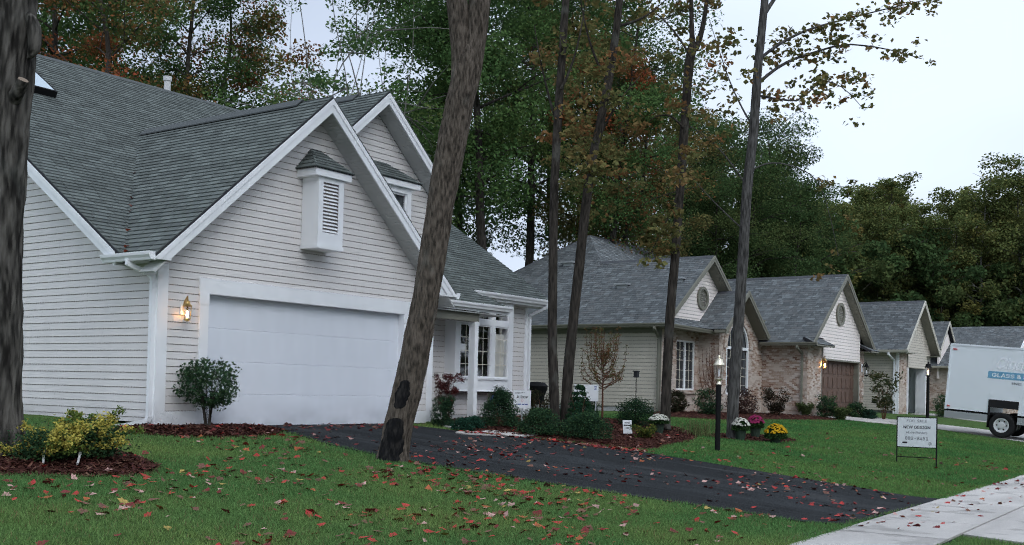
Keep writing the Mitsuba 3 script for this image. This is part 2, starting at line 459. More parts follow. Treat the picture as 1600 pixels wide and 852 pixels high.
def rake(parent, a, b, out, m, h=0.20, name='rake_fascia', trim=True, th=0.03):
    """Two-step fascia along a sloping edge from a (low) to b (high), hanging h below it; out = outward direction."""
    a, b, out = np.asarray(a, float), np.asarray(b, float), np.asarray(out, float)
    dn = np.array([0, 0, -h])
    mb = MB()
    pts = [a + dn, b + dn, b, a]
    if np.dot(np.cross(pts[1] - pts[0], pts[2] - pts[0]), out) < 0: pts = pts[::-1]
    mb.slab(np.array(pts) + out * th, -out * th)
    if trim:
        o2 = out * (th + 0.016); c = np.array([0, 0, -h * 0.42])
        p2 = [a + c, b + c, b + [0, 0, 0.012], a + [0, 0, 0.012]]
        if np.dot(np.cross(p2[1] - p2[0], p2[2] - p2[0]), out) < 0: p2 = p2[::-1]
        mb.slab(np.array(p2) + o2, -out * 0.0165)
    return put(parent, name, mb, m)


def grooved(parent, a, b, across, m, step=0.10, name='soffit', down=(0, 0, -1)):
    """A vented soffit: strips across a sloping eave from a to b."""
    a, b, across, down = (np.asarray(k, float) for k in (a, b, across, down))
    L = np.linalg.norm(b - a); d = (b - a) / L; n = np.cross(d, nrm(across)); n = n if np.dot(n, down) > 0 else -n
    mb = MB()
    mb.obox(a - n * 0.02, d, nrm(across), n, L, np.linalg.norm(across), 0.02)
    for i in range(int(L / step)):
        mb.obox(a + d * (i * step + 0.006), d, nrm(across), n, step - 0.012, np.linalg.norm(across), 0.008)
    return put(parent, name, mb, m)


# ------------------------------------------------------------------ nearest house
HS = thing('house', 'nearest grey vinyl sided house with a white double garage door and steep grey shingle gables', 'house')
RS = 0.888                                    # garage roof pitch
Mz = lambda y: 2.49 + 0.66 * y                # main roof plane
# left side wall (x = 0), seen beyond the corner post
lw = Polygon([(0.165, 0.10), (12.6, 0.10), (12.6, Mz(4.26) - 0.24), (8.43, Mz(8.43) - 0.24), (0.62, Mz(0.62) - 0.24), (0.165, 2.655)])
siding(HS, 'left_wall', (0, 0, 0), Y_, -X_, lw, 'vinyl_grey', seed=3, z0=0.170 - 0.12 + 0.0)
# garage front
wallp = Polygon([(0.184, 0.28), (0.835, 0.28), (0.835, 2.50), (6.035, 2.50), (6.035, 0.28), (6.65, 0.28), (6.65, 2.66), (6.80, 2.66), (6.80, 2.662), (3.33, 5.745), (0.0, 2.785), (0.0, 2.66), (0.184, 2.66)])
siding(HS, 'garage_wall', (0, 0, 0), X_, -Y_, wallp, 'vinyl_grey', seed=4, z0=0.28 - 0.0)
tr = lambda nm, b, m='white_trim', **k: put(HS, nm, b, m, **k)
tr('corner_post', MB().box(-0.018, 0.184, -0.022, 0.10, 0.06, 2.652).box(-0.018, 0.098, 0.1005, 0.175, 0.06, 2.652))
tr('corner_post', MB().box(6.65, 6.818, -0.022, 0.10, 0.06, 2.652))
tr('base_board', MB().box(0.1845, 0.84, -0.020, 0.04, 0.03, 0.282))
tr('base_board', MB().box(6.03, 6.6495, -0.020, 0.04, 0.03, 0.282))
tr('door_header', MB().box(0.80, 6.07, -0.034, 0.12, 2.235, 2.495))
tr('door_jamb', MB().box(0.815, 0.995, -0.028, 0.16, 0.0, 2.234).box(0.80, 0.998, -0.036, -0.0285, 2.05, 2.2345))
tr('door_jamb', MB().box(5.875, 6.055, -0.028, 0.16, 0.0, 2.234).box(5.872, 6.07, -0.036, -0.0285, 2.05, 2.2345))
gd = put(HS, 'garage_door', MB().box(0.98, 5.89, 0.165, 0.18, -0.01, 2.30), 'soffit_grey')
for k in range(4):
    z = 0.012 + 0.556 * k
    b = MB().prism(Polygon([(0.125, z + 0.0005), (0.120, z + 0.005), (0.120, z + 0.549), (0.124, z + 0.5552), (0.160, z + 0.5552), (0.160, z + 0.0005)]), (0.996, 0, 0), Y_, Z_, X_, 0.0, 4.878)
    put(gd, 'door_panel', b, 'garage_white')
put(gd, 'bottom_seal', MB().box(0.996, 5.874, 0.118, 0.150, -0.012, 0.014), 'soffit_grey')
# the rest of the garage box
tr('side_wall', MB().box(6.70, 6.799, 0.10, 1.60, 0.0, 2.87), 'vinyl_grey')
tr('eave_soffit', MB().box(6.80, 7.03, -0.012, 1.2, 2.653, 2.668), 'soffit_grey')
tr('floor_slab', MB().box(0.02, 6.78, 0.02, 9.0, -0.20, -0.015), 'foundation')
put(HS, 'back_wall', MB().prism(Polygon([(0.1, 0.0), (11.9, 0.0), (11.9, 2.8), (0.1, 2.8)]), (0, 12.6, 0), X_, Z_, Y_, 0.0, 0.1), 'vinyl_grey')
# roofs -------------------------------------------------------------
SQ = math.sqrt(1 + 0.66 ** 2); SG = math.sqrt(1 + RS ** 2)
VM = np.array([0, 1, 0.66]) / SQ
ITEMS = {}


def mplane(name, pts, **kw):
    """A piece of the main front slope, given in plan (x, y)."""
    P = Polygon([(x, y * SQ) for x, y in pts])
    k, f = roof(HS, name, (0, 0, 2.49), X_, VM, P, **kw); ITEMS[k] = f
    return k


vy = lambda x: 0.338 + 1.345 * (x + 0.38)      # valley: where the garage slope meets the main slope
mk = mplane('main_roof', [(-0.42, vy(-0.42) - 0.05), (3.33, vy(3.33) - 0.06), (3.33, 8.43), (-0.42, 8.43)], seed=5, single=True)
mplane('right_roof', [(3.33, vy(3.33)), (6.3, 0.87), (12.42, 0.87), (12.42, 8.43), (3.33, 8.43)], seed=6)
# porch roof, slightly flatter than the main slope
vp = np.array([0, 0.75, 0.424]); k, f = roof(HS, 'porch_roof', (0, 0.12, 2.64), X_, vp, Polygon([(6.95, 0), (9.20, 0), (9.20, 0.862), (6.3, 0.862)]), seed=7); ITEMS[k] = f
vp = np.array([0, 1, 0.44]); k, f = roof(HS, 'porch_roof', (0, 0.12, 2.637), X_, vp, Polygon([(9.203, 0), (9.66, 0), (9.66, 1.24), (9.203, 1.24)]), seed=8); ITEMS[k] = f
# garage gable roof: left and right slopes
gL = nrm([1, 0, RS])
k, f = roof(HS, 'garage_roof', (-0.38, 0, 2.723), -Y_, gL, Polygon([(-vy(-0.38) - 0.03, 0), (0.43, 0), (0.43, 3.71 * SG), (-vy(3.33) - 0.03, 3.71 * SG)]), seed=9, single=True); ITEMS[k] = f
gR = nrm([-1, 0, RS])
k, f = roof(HS, 'garage_roof', (7.04, 0, 2.723), Y_, gR, Polygon([(-0.43, 0), (1.0, 0), (vy(3.33), 3.71 * SG), (-0.43, 3.71 * SG)]), seed=10); ITEMS[k] = f
# cross gable behind (the upper storey)
TX, TZ, TS = 6.22, 6.97, 0.87; ST = math.sqrt(1 + TS * TS)
k, f = roof(HS, 'upper_gable_roof', (TX - 2.07, 0, TZ - TS * 2.07), -Y_, nrm([1, 0, TS]), Polygon([(-3.9, 0), (-0.84, 0), (-0.84, 2.07 * ST), (-6.8, 2.07 * ST)]), seed=11); ITEMS[k] = f
k, f = roof(HS, 'upper_gable_roof', (TX + 2.07, 0, TZ - TS * 2.07), Y_, nrm([-1, 0, TS]), Polygon([(0.84, 0), (3.9, 0), (6.8, 2.07 * ST), (0.84, 2.07 * ST)]), seed=12); ITEMS[k] = f
# back slope
k, f = roof(HS, 'back_roof', (12.42, 8.43 + 4.4, 8.054 - 4.4 * .66), -X_, nrm([0, -1, .66]), Polygon([(0, 0), (12.84, 0), (12.84, 4.4 * SQ), (0, 4.4 * SQ)]), seed=13, e=0.3, w=0.6); ITEMS[k] = f
roof_done(ITEMS)


def cap(parent, a, b, w=0.17, lift=0.045, slope=0.888, m='shingle', c=(0.085, 0.093, 0.095), name='ridge_vent', side=None):
    """A ridge cap strip from a to b: two narrow slopes with a dark open edge beneath."""
    a, b = np.asarray(a, float), np.asarray(b, float); d = nrm(b - a); s = nrm(np.cross(d, Z_))
    top = np.array([0, 0, lift + 0.022]); mb = MB()
    for q in (1, -1):
        e = s * q * w - np.array([0, 0, w * slope])
        pts = [a + top, b + top, b + top + e, a + top + e]
        if q < 0: pts = pts[::-1]
        if np.cross(pts[1] - pts[0], pts[2] - pts[0])[2] < 0: pts = pts[::-1]
        mb.slab(pts, (0, 0, -0.024))
    return put(parent, name, mb.out(), m, color=np.tile(c, (mb.n, 1)))


cap(HS, (3.33, 5.1, 6.018), (3.33, 0.35, 6.018))
cap(HS, (TX, 6.6, TZ), (TX, 1.75, TZ))
cap(HS, (-0.42, 8.43, 8.054), (12.42, 8.43, 8.054), 0.13, 0.0, 0.66, name='ridge_cap')
# rakes, soffits, returns -------------------------------------------
tr_rake = lambda a, b, out, **k: rake(HS, a, b, out, 'white_trim', **k)
gz0 = 2.723 - 0.055
for q in (-1, 1):
    c = 3.33 + q * 3.71
    full = Polygon([(c, gz0 - 0.24), (3.33, 5.963 - 0.24), (3.33, 5.963), (c, gz0)])
    low = Polygon([(c, 2.655), (c - q * 0.30, 2.655), (c - q * 0.30, gz0 + 0.30 * RS - 0.02), (c, gz0)])
    body = full.intersection(sbox(-5, 2.655, 20, 9)).union(low)
    top = Polygon([(c, gz0 - 0.09), (3.33, 5.963 - 0.09), (3.33, 5.975), (c, gz0 + 0.012)]).intersection(sbox(-5, 2.655, 20, 9))
    put(HS, 'rake_fascia', MB().prism(body, (0, -0.435, 0), X_, Z_, Y_, 0.0, 0.03).prism(top, (0, -0.452, 0), X_, Z_, Y_, 0.0, 0.0165), 'white_trim')
tr_rake((TX - 2.05, 0.865, TZ - TS * 2.05 - .055), (TX, 0.865, TZ - .055), -Y_, h=0.215)
tr_rake((TX + 2.05, 0.865, TZ - TS * 2.05 - .055), (TX, 0.865, TZ - .055), -Y_, h=0.215)
tr_rake((-0.395, 0.55, Mz(0.55) - 0.055), (-0.395, 8.43, Mz(8.43) - 0.055), -X_, h=0.215)
tr_rake((12.395, 0.87, Mz(0.87) - 0.055), (12.395, 8.43, Mz(8.43) - 0.055), X_, h=0.2)
sh = lambda x, z: np.array([x, z])
for a, b in (((-0.36, -0.40, gz0 - 0.215), (3.33, -0.40, 5.742)), ((7.02, -0.40, gz0 - 0.215), (3.33, -0.40, 5.742))):
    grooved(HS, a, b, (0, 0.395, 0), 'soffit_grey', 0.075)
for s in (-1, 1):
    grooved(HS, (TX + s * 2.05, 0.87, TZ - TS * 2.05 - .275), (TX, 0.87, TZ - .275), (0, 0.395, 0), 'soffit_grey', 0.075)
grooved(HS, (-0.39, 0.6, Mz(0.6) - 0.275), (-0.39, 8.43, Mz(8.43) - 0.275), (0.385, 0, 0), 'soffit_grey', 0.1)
# boxed cornice returns at the feet of the garage rakes
for q in (-1, 1):
    c = 3.33 + q * 3.71
    wd = 0.28 if q < 0 else 0.60
    pts = Polygon([(c - q * 0.004, 2.66), (c - q * wd, 2.66), (c - q * wd, 2.62 + wd * RS), (c - q * 0.004, 2.665)])
    tr('cornice_return', MB().prism(pts, (0, -0.404, 0), X_, Z_, Y_, 0.0, 0.39))
# garage left eave: fascia, soffit, gutter, downspout
tr('eave_fascia', MB().box(-0.375, -0.345, -0.40, 0.85, 2.655, 2.70))
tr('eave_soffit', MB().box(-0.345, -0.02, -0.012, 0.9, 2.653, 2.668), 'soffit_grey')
gutter(HS, (-0.376, 0.84, 2.765), (-0.376, -0.43, 2.765), -X_, 'white_trim', 0.125)
gutter(HS, (7.05, -0.43, 2.75), (7.05, 0.12, 2.75), X_, 'white_trim', 0.125)
spout(HS, [(-0.44, 0.16, 2.66), (-0.44, 0.16, 2.59), (-0.07, 0.045, 2.44), (-0.058, 0.045, 2.37), (-0.058, 0.045, 0.20), (-0.075, 0.06, 0.13), (-0.20, 0.32, 0.06), (-0.36, 0.70, 0.0)], 'white_trim', 0.085, 0.068)
# right section: wall, corner, gutter, downspout, porch
siding(HS, 'front_wall', (0, 1.27, 0), X_, -Y_, Polygon([(6.81, 0.10), (7.0, 0.10), (7.0, 2.15), (7.95, 2.15), (7.95, 0.10), (11.92, 0.10), (11.92, 2.96), (6.81, 2.96)]).difference(sbox(8.86, 0.95, 10.92, 2.75)), 'vinyl_grey', seed=14, z0=0.15)
siding(HS, 'upper_gable_wall', (0, 1.27, 0), X_, -Y_, Polygon([(TX - 1.85, 3.1), (TX + 1.85, 3.1), (TX + 1.85, TZ - TS * 1.85 - .30), (TX, TZ - .30), (TX - 1.85, TZ - TS * 1.85 - .30)]), 'vinyl_grey', seed=15)
tr('upper_side_wall', MB().box(TX + 1.76, TX + 1.845, 1.38, 4.2, 3.0, TZ - TS * 1.85 - .1).box(TX - 1.845, TX - 1.76, 1.38, 4.2, 3.0, TZ - TS * 1.85 - .1), 'vinyl_grey')
tr('right_wall', MB().prism(Polygon([(1.27, 0), (12.5, 0), (12.5, 5.1), (8.43, 7.75), (1.27, 3.05)]), (11.9, 0, 0), Y_, Z_, X_, 0.0, 0.098), 'vinyl_grey')
tr('corner_post', MB().box(11.92, 12.02, 1.245, 1.38, 0.16, 2.90))
tr('foundation', MB().box(8.0, 12.0, 1.255, 1.36, -0.35, 0.148), 'foundation')
tr('front_door', MB().box(7.02, 7.93, 1.26, 1.30, -0.02, 2.13))
tr('eave_fascia', MB().box(9.0, 12.39, 0.862, 0.885, 2.86, 3.02))
tr('eave_soffit', MB().box(8.2, 12.38, 0.886, 1.265, 2.855, 2.875), 'soffit_grey')
gutter(HS, (9.20, 0.860, 3.045), (12.36, 0.860, 3.045), -Y_, 'white_trim', 0.125)
spout(HS, [(12.22, 0.79, 2.93), (12.22, 0.80, 2.86), (12.06, 1.18, 2.66), (12.06, 1.215, 2.58), (12.06, 1.215, 0.1)], 'white_trim')
gutter(HS, (7.06, 0.118, 2.655), (9.68, 0.118, 2.655), -Y_, 'white_trim', 0.115)
tr('porch_fascia', MB().box(6.95, 9.66, 0.119, 0.14, 2.48, 2.625))
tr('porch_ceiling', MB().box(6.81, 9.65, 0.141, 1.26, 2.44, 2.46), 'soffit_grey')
tr('porch_beam', MB().box(6.81, 8.71, 0.24, 0.42, 2.26, 2.439), 'taupe_trim')  # dark colour stands in for the shade under the porch overhang
tr('porch_column', MB().box(8.57, 8.70, 0.245, 0.415, -0.04, 2.259).box(8.555, 8.715, 0.23, 0.43, -0.04, 0.10).box(8.555, 8.715, 0.23, 0.4305, 2.17, 2.2595))
tr('porch_slab', MB().box(6.81, 8.74, 0.10, 1.25, -0.23, -0.045), 'concrete')
tr('porch_step', MB().box(6.75, 8.30, -0.30, 0.095, -0.36, -0.20), 'concrete')
# bay window
bw = put(HS, 'bay_window', MB().box(8.76, 8.95, 0.95, 1.262, 0.72, 2.86), 'white_trim')
put(bw, 'side_panel', MB().box(10.83, 11.0, 0.95, 1.262, 0.72, 2.86), 'white_trim')
put(bw, 'apron', MB().box(8.95, 10.83, 0.962, 1.20, 0.72, 0.985).box(8.75, 11.01, 0.93, 1.26, 0.70, 0.7195), 'white_trim')
put(bw, 'sill', MB().box(8.945, 10.835, 0.925, 1.0, 0.986, 1.03), 'white_trim')
put(bw, 'head_board', MB().box(8.95, 10.83, 0.955, 1.10, 2.72, 2.86).box(8.95, 10.83, 0.953, 1.05, 2.27, 2.39), 'white_trim')
for x0, x1 in ((9.46, 9.59), (10.12, 10.28)): put(bw, 'mullion', MB().box(x0, x1, 0.954, 1.06, 1.031, 2.269).box(x0, x1, 0.954, 1.06, 2.391, 2.719), 'white_trim')
for x0, x1 in ((8.95, 9.46), (9.59, 10.12), (10.28, 10.83)):
    for z0, z1, nz in ((1.031, 2.269, 4), (2.391, 2.719, 1)):
        f = MB(); t = 0.03
        f.box(x0, x0 + t, 0.97, 1.02, z0, z1).box(x1 - t, x1, 0.97, 1.02, z0, z1).box(x0 + t, x1 - t, 0.97, 1.02, z0, z0 + t).box(x0 + t, x1 - t, 0.97, 1.02, z1 - t, z1)
        sk = put(bw, 'sash', f, 'white_trim')
        g = MB(); xm = (x0 + x1) / 2
        g.box(xm - 0.008, xm + 0.008, 0.990, 1.0, z0 + t, z1 - t)
        for i in range(1, nz):
            zz = z0 + (z1 - z0) * i / nz; g.box(x0 + t, x1 - t, 0.9885, 1.0015, zz - 0.008, zz + 0.008)
        put(bw, 'muntins', g, 'cream_muntin')
        put(bw, 'pane', (np.array([[x0 + t, 1.005, z0 + t], [x1 - t, 1.005, z0 + t], [x1 - t, 1.005, z1 - t], [x0 + t, 1.005, z1 - t]]), np.array([[0, 1, 2], [0, 2, 3]])), 'pane_glass')
put(bw, 'room', MB().box(8.70, 8.74, 1.38, 3.6, 0.7, 2.9).box(11.2, 11.24, 1.38, 3.6, 0.7, 2.9).box(8.7, 11.24, 3.6, 3.64, 0.7, 2.9).box(8.7, 11.24, 1.1, 3.6, 0.68, 0.699).box(8.7, 11.24, 1.1, 3.6, 2.87, 2.9), 'dark_room')
cu = MB(); xs = np.linspace(10.30, 10.84, 40)
cz = np.concatenate([[(x, 1.10 + 0.022 * math.sin(i * 1.9), z) for i, x in enumerate(xs)] for z in (1.03, 2.1)])
cu.add(cz, [[i, i + 1, i + 41] for i in range(39)] + [[i, i + 41, i + 40] for i in range(39)])
put(bw, 'curtain', cu, 'curtain')
put(bw, 'window_notice', MB().box(8.985, 9.21, 1.010, 1.013, 1.62, 1.80), 'sign_white')
# louvred bay vent on the garage gable
lv = put(HS, 'gable_vent', MB().box(3.03, 3.055, -0.42, -0.02, 3.30, 4.52).box(3.635, 3.66, -0.42, -0.02, 3.30, 4.52).box(3.055, 3.635, -0.36, -0.02, 3.30, 4.52), 'white_trim')
put(lv, 'frame', MB().box(3.03, 3.145, -0.442, -0.4205, 3.30, 4.52).box(3.545, 3.66, -0.442, -0.4205, 3.30, 4.52).box(3.145, 3.545, -0.441, -0.4205, 3.30, 3.52).box(3.145, 3.545, -0.441, -0.4205, 4.43, 4.52), 'white_trim')
put(lv, 'vent_back', MB().box(3.06, 3.63, -0.368, -0.362, 3.40, 4.5), 'shade_backing')
for k in range(14):
    z = 3.535 + k * 0.0638
    put(lv, 'slat', MB().obox((3.147, -0.425, z), X_, nrm([0, 0.75, 0.66]), nrm([0, -0.66, 0.75]), 0.396, 0.062, 0.010), 'white_trim')
put(lv, 'base', MB().box(3.015, 3.675, -0.452, -0.01, 3.225, 3.299), 'white_trim')
put(lv, 'fascia', MB().box(2.90, 3.80, -0.50, -0.01, 4.521, 4.655), 'white_trim')


def hip(parent, x0, x1, y0, y1, z0, rx0, rx1, z1, seed):
    """A small hipped roof against a wall at y1: front slope and two side slopes."""
    A, B, C, D = (np.array(p, float) for p in ((x0, y0, z0), (x1, y0, z0), (rx1, y1, z1), (rx0, y1, z1)))
    items = {}
    for pts, u, s in (([A, B, C, D], X_, 0), ([np.array([x0, y1, z0]), A, D], -Y_, 1), ([B, np.array([x1, y1, z0]), C], Y_, 2)):
        n = nrm(np.cross(pts[1] - pts[0], pts[2] - pts[0])); v = np.cross(n, u)
        P = Polygon([(np.dot(p - pts[0], u), np.dot(p - pts[0], v)) for p in pts])
        k, f = roof(parent, 'vent_roof', pts[0], u, v, P, e=0.11, w=0.22, seed=seed + s, deck=0.02); items[k] = f
    for k, f in items.items(): put(k, 'shingle_field', f.out(), 'shingle', kind='stuff', color=f.colors())


hip(HS, 2.86, 3.84, -0.53, -0.005, 4.66, 3.22, 3.47, 5.08, 40)
# window bay on the upper gable
ub = put(HS, 'upper_window', MB().box(5.10, 5.22, 0.86, 1.26, 3.70, 5.02).box(6.90, 7.02, 0.86, 1.26, 3.70, 5.02).box(5.22, 6.90, 0.862, 1.26, 4.90, 5.02).box(5.22, 6.90, 0.862, 1.26, 3.70, 3.86), 'white_trim')
put(ub, 'fascia', MB().box(4.90, 7.22, 0.78, 1.26, 5.021, 5.15), 'white_trim')
put(ub, 'sash', MB().box(5.22, 5.26, 0.90, 0.95, 3.861, 4.899).box(6.86, 6.90, 0.90, 0.95, 3.861, 4.899).box(6.02, 6.10, 0.90, 0.95, 3.861, 4.899).box(5.26, 6.02, .90, .95, 4.86, 4.899).box(6.10, 6.86, .90, .95, 4.86, 4.899), 'white_trim')
put(ub, 'pane', MB().quad((5.26, 0.94, 3.86), (6.86, 0.94, 3.86), (6.86, 0.94, 4.86), (5.26, 0.94, 4.86)), 'sky_glass')
hip(HS, 4.86, 7.26, 0.75, 1.262, 5.155, 5.5, 6.62, 5.56, 45)
# skylight and vent pipes on the main slope
nM = nrm(np.cross(X_, VM))
O = np.array([0.55, 6.12, Mz(6.12)])
sk = put(HS, 'skylight', MB().obox(O, X_, VM, nM, 1.31, 0.06, 0.16).obox(O + VM * 1.27, X_, VM, nM, 1.31, 0.10, 0.16).obox(O + VM * 0.061, X_, VM, nM, 0.05, 1.208, 0.16).obox(O + VM * 0.061 + X_ * 1.26, X_, VM, nM, 0.05, 1.208, 0.16), 'black_paint')
put(sk, 'skylight_glass', MB().obox(O + nM * 0.14 + X_ * 0.05 + VM * 0.06, X_, VM, nM, 1.21, 1.21, 0.02), 'roof_glass')
for x, y, h, r in ((6.53, 8.75, 0.24, 0.085), (4.8, 8.75, -0.22, 0.06)):
    z = 8.05 - 0.66 * 0.3
    put(HS, 'vent_pipe', MB().lathe((x, y, z), [(r * 1.5, -0.1), (r * 1.5, 0.05), (r, 0.06), (r, 0.30 + h), (r * 1.3, 0.31 + h), (r * 1.3, 0.42 + h), (0.001, 0.43 + h)], 14), 'pipe_white', smooth=40)


def lantern(label, p, out, lit, glow=None, s=1.0, m='brass', watts=6.0):
    """A carriage lantern on a wall: back plate, arm, cage with glass, finial and bulb."""
    p, out = np.asarray(p, float), np.asarray(out, float); sd = np.cross(out, Z_)
    k = thing('wall_lantern', label, 'wall lamp')
    put(k, 'back_plate', MB().obox(p - sd * .05 * s - Z_ * .08 * s, sd, out, Z_, .10 * s, .02, .22 * s), 'white_trim')
    c = p + out * 0.13 * s
    a = [p + out * .02 + Z_ * .05 * s, p + out * .06 * s + Z_ * .15 * s, c + Z_ * .22 * s, c + Z_ * .15 * s]
    put(k, 'arm', MB().tube(a, .012 * s, 8), m, smooth=True)
    put(k, 'roof', MB().lathe(c, [(.075 * s, .055 * s), (.08 * s, .065 * s), (.045 * s, .10 * s), (.04 * s, .135 * s), (.015 * s, .15 * s), (.02 * s, .165 * s), (.001, .18 * s)], 12), m, smooth=35)
    put(k, 'base', MB().lathe(c, [(.001, -.20 * s), (.03 * s, -.185 * s), (.055 * s, -.17 * s), (.055 * s, -.155 * s), (.001, -.15 * s)], 12), m, smooth=35)
    cg = MB()
    for i in range(6):
        q = np.array([math.cos(i * math.pi / 3), math.sin(i * math.pi / 3), 0])
        cg.bar(c + q * .072 * s + Z_ * .056 * s, c + q * .054 * s - Z_ * .156 * s, .006 * s, .006 * s)
    put(k, 'cage', cg, m)
    put(k, 'glass', MB().lathe(c, [(.052 * s, -.155 * s), (.070 * s, .055 * s)], 12), 'pane_glass', smooth=True)
    b = MB().lathe(c, [(.001, -.13 * s), (.018 * s, -.11 * s), (.022 * s, -.08 * s), (.012 * s, -.02 * s), (.001, 0.0)], 10)
    bk = put(k, 'bulb', b, 'white_trim', smooth=True)
    if lit: scene[bk]['emitter'] = {'type': 'area', 'radiance': rgb(*(np.array([1.0, 0.52, 0.17]) * watts))}
    put(k, 'socket', MB().lathe(c, [(.012 * s, -.02 * s), (.014 * s, .06 * s)], 8), 'black_paint')


lantern('lit brass lantern on the grey siding left of the white garage door', (0.47, -0.02, 1.93), -Y_, True, watts=14.0, s=0.98)
# ------------------------------------------------------------------ ground
def patch(poly, step, zf, edge=0.0, skirt=0.06):
    """A sheet over the plan polygon at height zf(x, y), with a skirt down at its edge."""
    poly = shapely.geometry.polygon.orient(poly)
    x0, y0, x1, y1 = poly.bounds
    gx, gy = np.meshgrid(np.arange(x0, x1, step), np.arange(y0, y1, step))
    P = np.stack([gx.ravel(), gy.ravel()], 1)
    P = P[shapely.contains_xy(poly.buffer(-0.35 * step), P[:, 0], P[:, 1])]
    ring = poly.exterior; n = max(8, int(ring.length / step))
    B = np.array([ring.interpolate(i / n, normalized=True).coords[0] for i in range(n)])
    Q = np.vstack([B, P]); T = Delaunay(Q).simplices
    c = Q[T].mean(1); T = T[shapely.contains_xy(poly, c[:, 0], c[:, 1])]
    a = Q[T]; ar = (a[:, 1, 0] - a[:, 0, 0]) * (a[:, 2, 1] - a[:, 0, 1]) - (a[:, 1, 1] - a[:, 0, 1]) * (a[:, 2, 0] - a[:, 0, 0])
    T = np.where((ar < 0)[:, None], T[:, ::-1], T)[np.abs(ar) > 1e-9]
    V = np.column_stack([Q, zf(Q[:, 0], Q[:, 1])])
    D = V[:n].copy(); D[:, 2] -= skirt
    i = np.arange(n); j = (i + 1) % n; m = len(V)
    F = np.vstack([T, np.stack([i, m + i, m + j], 1), np.stack([i, m + j, j], 1)])
    return np.vstack([V, D]), F


def smoothpoly(pts, k=3):
    """Chaikin-rounded polygon."""
    p = np.asarray(pts, float)
    for _ in range(k):
        q = np.roll(p, -1, 0); p = np.stack([0.75 * p + 0.25 * q, 0.25 * p + 0.75 * q], 1).reshape(-1, 2)
    return Polygon(p)


YD = np.array([-10.10, -8.5, -7.0, -5.5, -4.5, -3.5, -2.6, -1.8, -1.0, -0.45, 0.14])
XL = np.array([3.02, 2.72, 2.30, 1.98, 1.75, 1.62, 1.66, 1.82, 2.10, 2.10, 0.99])
XR = np.array([7.95, 7.95, 7.97, 8.0, 7.98, 7.85, 7.45, 6.95, 6.30, 6.0, 5.88])
_y = np.linspace(YD[0], YD[-1], 90)
_l = np.interp(_y, YD, XL) + 0.09 * (meshkit.fbm(np.column_stack([_y * 1.9, _y * 0, _y * 0]), 4, 2) - .5) * np.clip((-_y) / .8, 0, 1)
_q = np.interp(_y, YD, XR) + 0.12 * (meshkit.fbm(np.column_stack([_y * 1.7, _y * 0 + 5, _y * 0]), 4, 7) - .5)
DRIVE = Polygon(list(zip(_l, _y)) + list(zip(_q, _y))[::-1])
BED1 = smoothpoly([(-5.6, -3.2), (-4.5, -3.35), (-3.7, -3.75), (-2.9, -3.95), (-2.25, -3.35), (-2.05, -2.2), (-2.2, -1.2), (-3.2, -0.8), (-5.2, -1.2), (-6, -2.2)])
BED2 = smoothpoly([(-0.9, 0.1), (-0.75, -0.75), (0.0, -1.15), (0.8, -1.25), (1.75, -1.0), (2.3, -0.55), (2.0, 0.0), (0.9, 0.05), (0.0, 0.06)])
BED3 = smoothpoly([(6.55, -1.55), (7.35, -2.35), (7.85, -3.15), (8.1, -4.05), (8.9, -4.25), (10.2, -3.75), (12.3, -3.45), (14.6, -2.2), (15.6, -0.6), (14.5, 0.6), (12.6, 1.9), (8.7, 1.2), (8.0, 0.1), (6.8, -0.2), (6.55, -0.7)])
BED4 = smoothpoly([(14.2, -3.9), (15.2, -4.3), (16.6, -4.25), (16.9, -3.4), (15.9, -2.7), (14.3, -2.6), (13.6, -3.1)])
BED5 = smoothpoly([(18.5, 1.0), (20.2, -0.5), (23.0, -0.25), (26.5, -0.6), (29.2, -1.0), (29.6, 0.2), (28.3, 2.0), (26, 2.9), (20.5, 3.0)])
WALK = smoothpoly([(5.7, -1.55), (6.5, -1.93), (7.2, -2.2), (8.05, -2.05), (8.05, -1.45), (7.4, -1.1), (7.1, -1.3), (6.6, -1.45), (6.1, -1.28)])
STEP = smoothpoly([(6.5, -0.95), (6.95, -0.9), (7.25, -0.38), (6.6, -0.36)])
HOUSES = [Polygon([(0, 0), (12, 0), (12, 12.6), (0, 12.6)]), Polygon([(22, 2.2), (28.5, 2.2), (28.5, .2), (34.8, .2), (34.8, 16), (22, 16)]), Polygon([(43, 1.2), (56, 1.2), (56, 16), (43, 16)])]
DRIVE2 = Polygon([(29.7, 0.1), (29.9, -1.5), (31.6, -3.0), (31.2, -4.6), (30.3, -6.5), (29.6, -9.0), (36.6, -8.7), (36.2, -6.0), (35.6, -3.0), (34.6, -1.2), (34.4, 0.1)])
DRIVE3 = Polygon([(43.9, 1.0), (43.5, -8.4), (48.0, -8.2), (47.3, 1.0)])
xs = np.unique(np.concatenate([np.arange(-14, 40, 0.5), np.arange(40, 120, 4), np.arange(-60, -14, 4), np.arange(120, 700, 40), np.arange(-400, -60, 40)]))
ys = np.unique(np.concatenate([np.arange(-10, 6, 0.4), [-9.6, -9.83, 0.0], np.arange(6, 60, 4), np.arange(60, 800, 40)]))
GX, GY = np.meshgrid(xs, ys); nx, ny = len(xs), len(ys)
i = (np.arange(ny - 1)[:, None] * nx + np.arange(nx - 1)).ravel()
GF = np.vstack([np.stack([i, i + 1, i + nx + 1], 1), np.stack([i, i + nx + 1, i + nx], 1)])
GV = np.column_stack([GX.ravel(), GY.ravel(), gz(GX, GY).ravel()])
whole('lawn', (GV, GF), 'turf', 'mown green lawns falling gently from the houses to the sidewalk', kind='structure', smooth=True)
SU = nrm([1, 0.045, 0]); SV = np.cross(Z_, SU); SW0 = np.array([0, -10.355, 0])    # the sidewalk runs a little askew to the houses


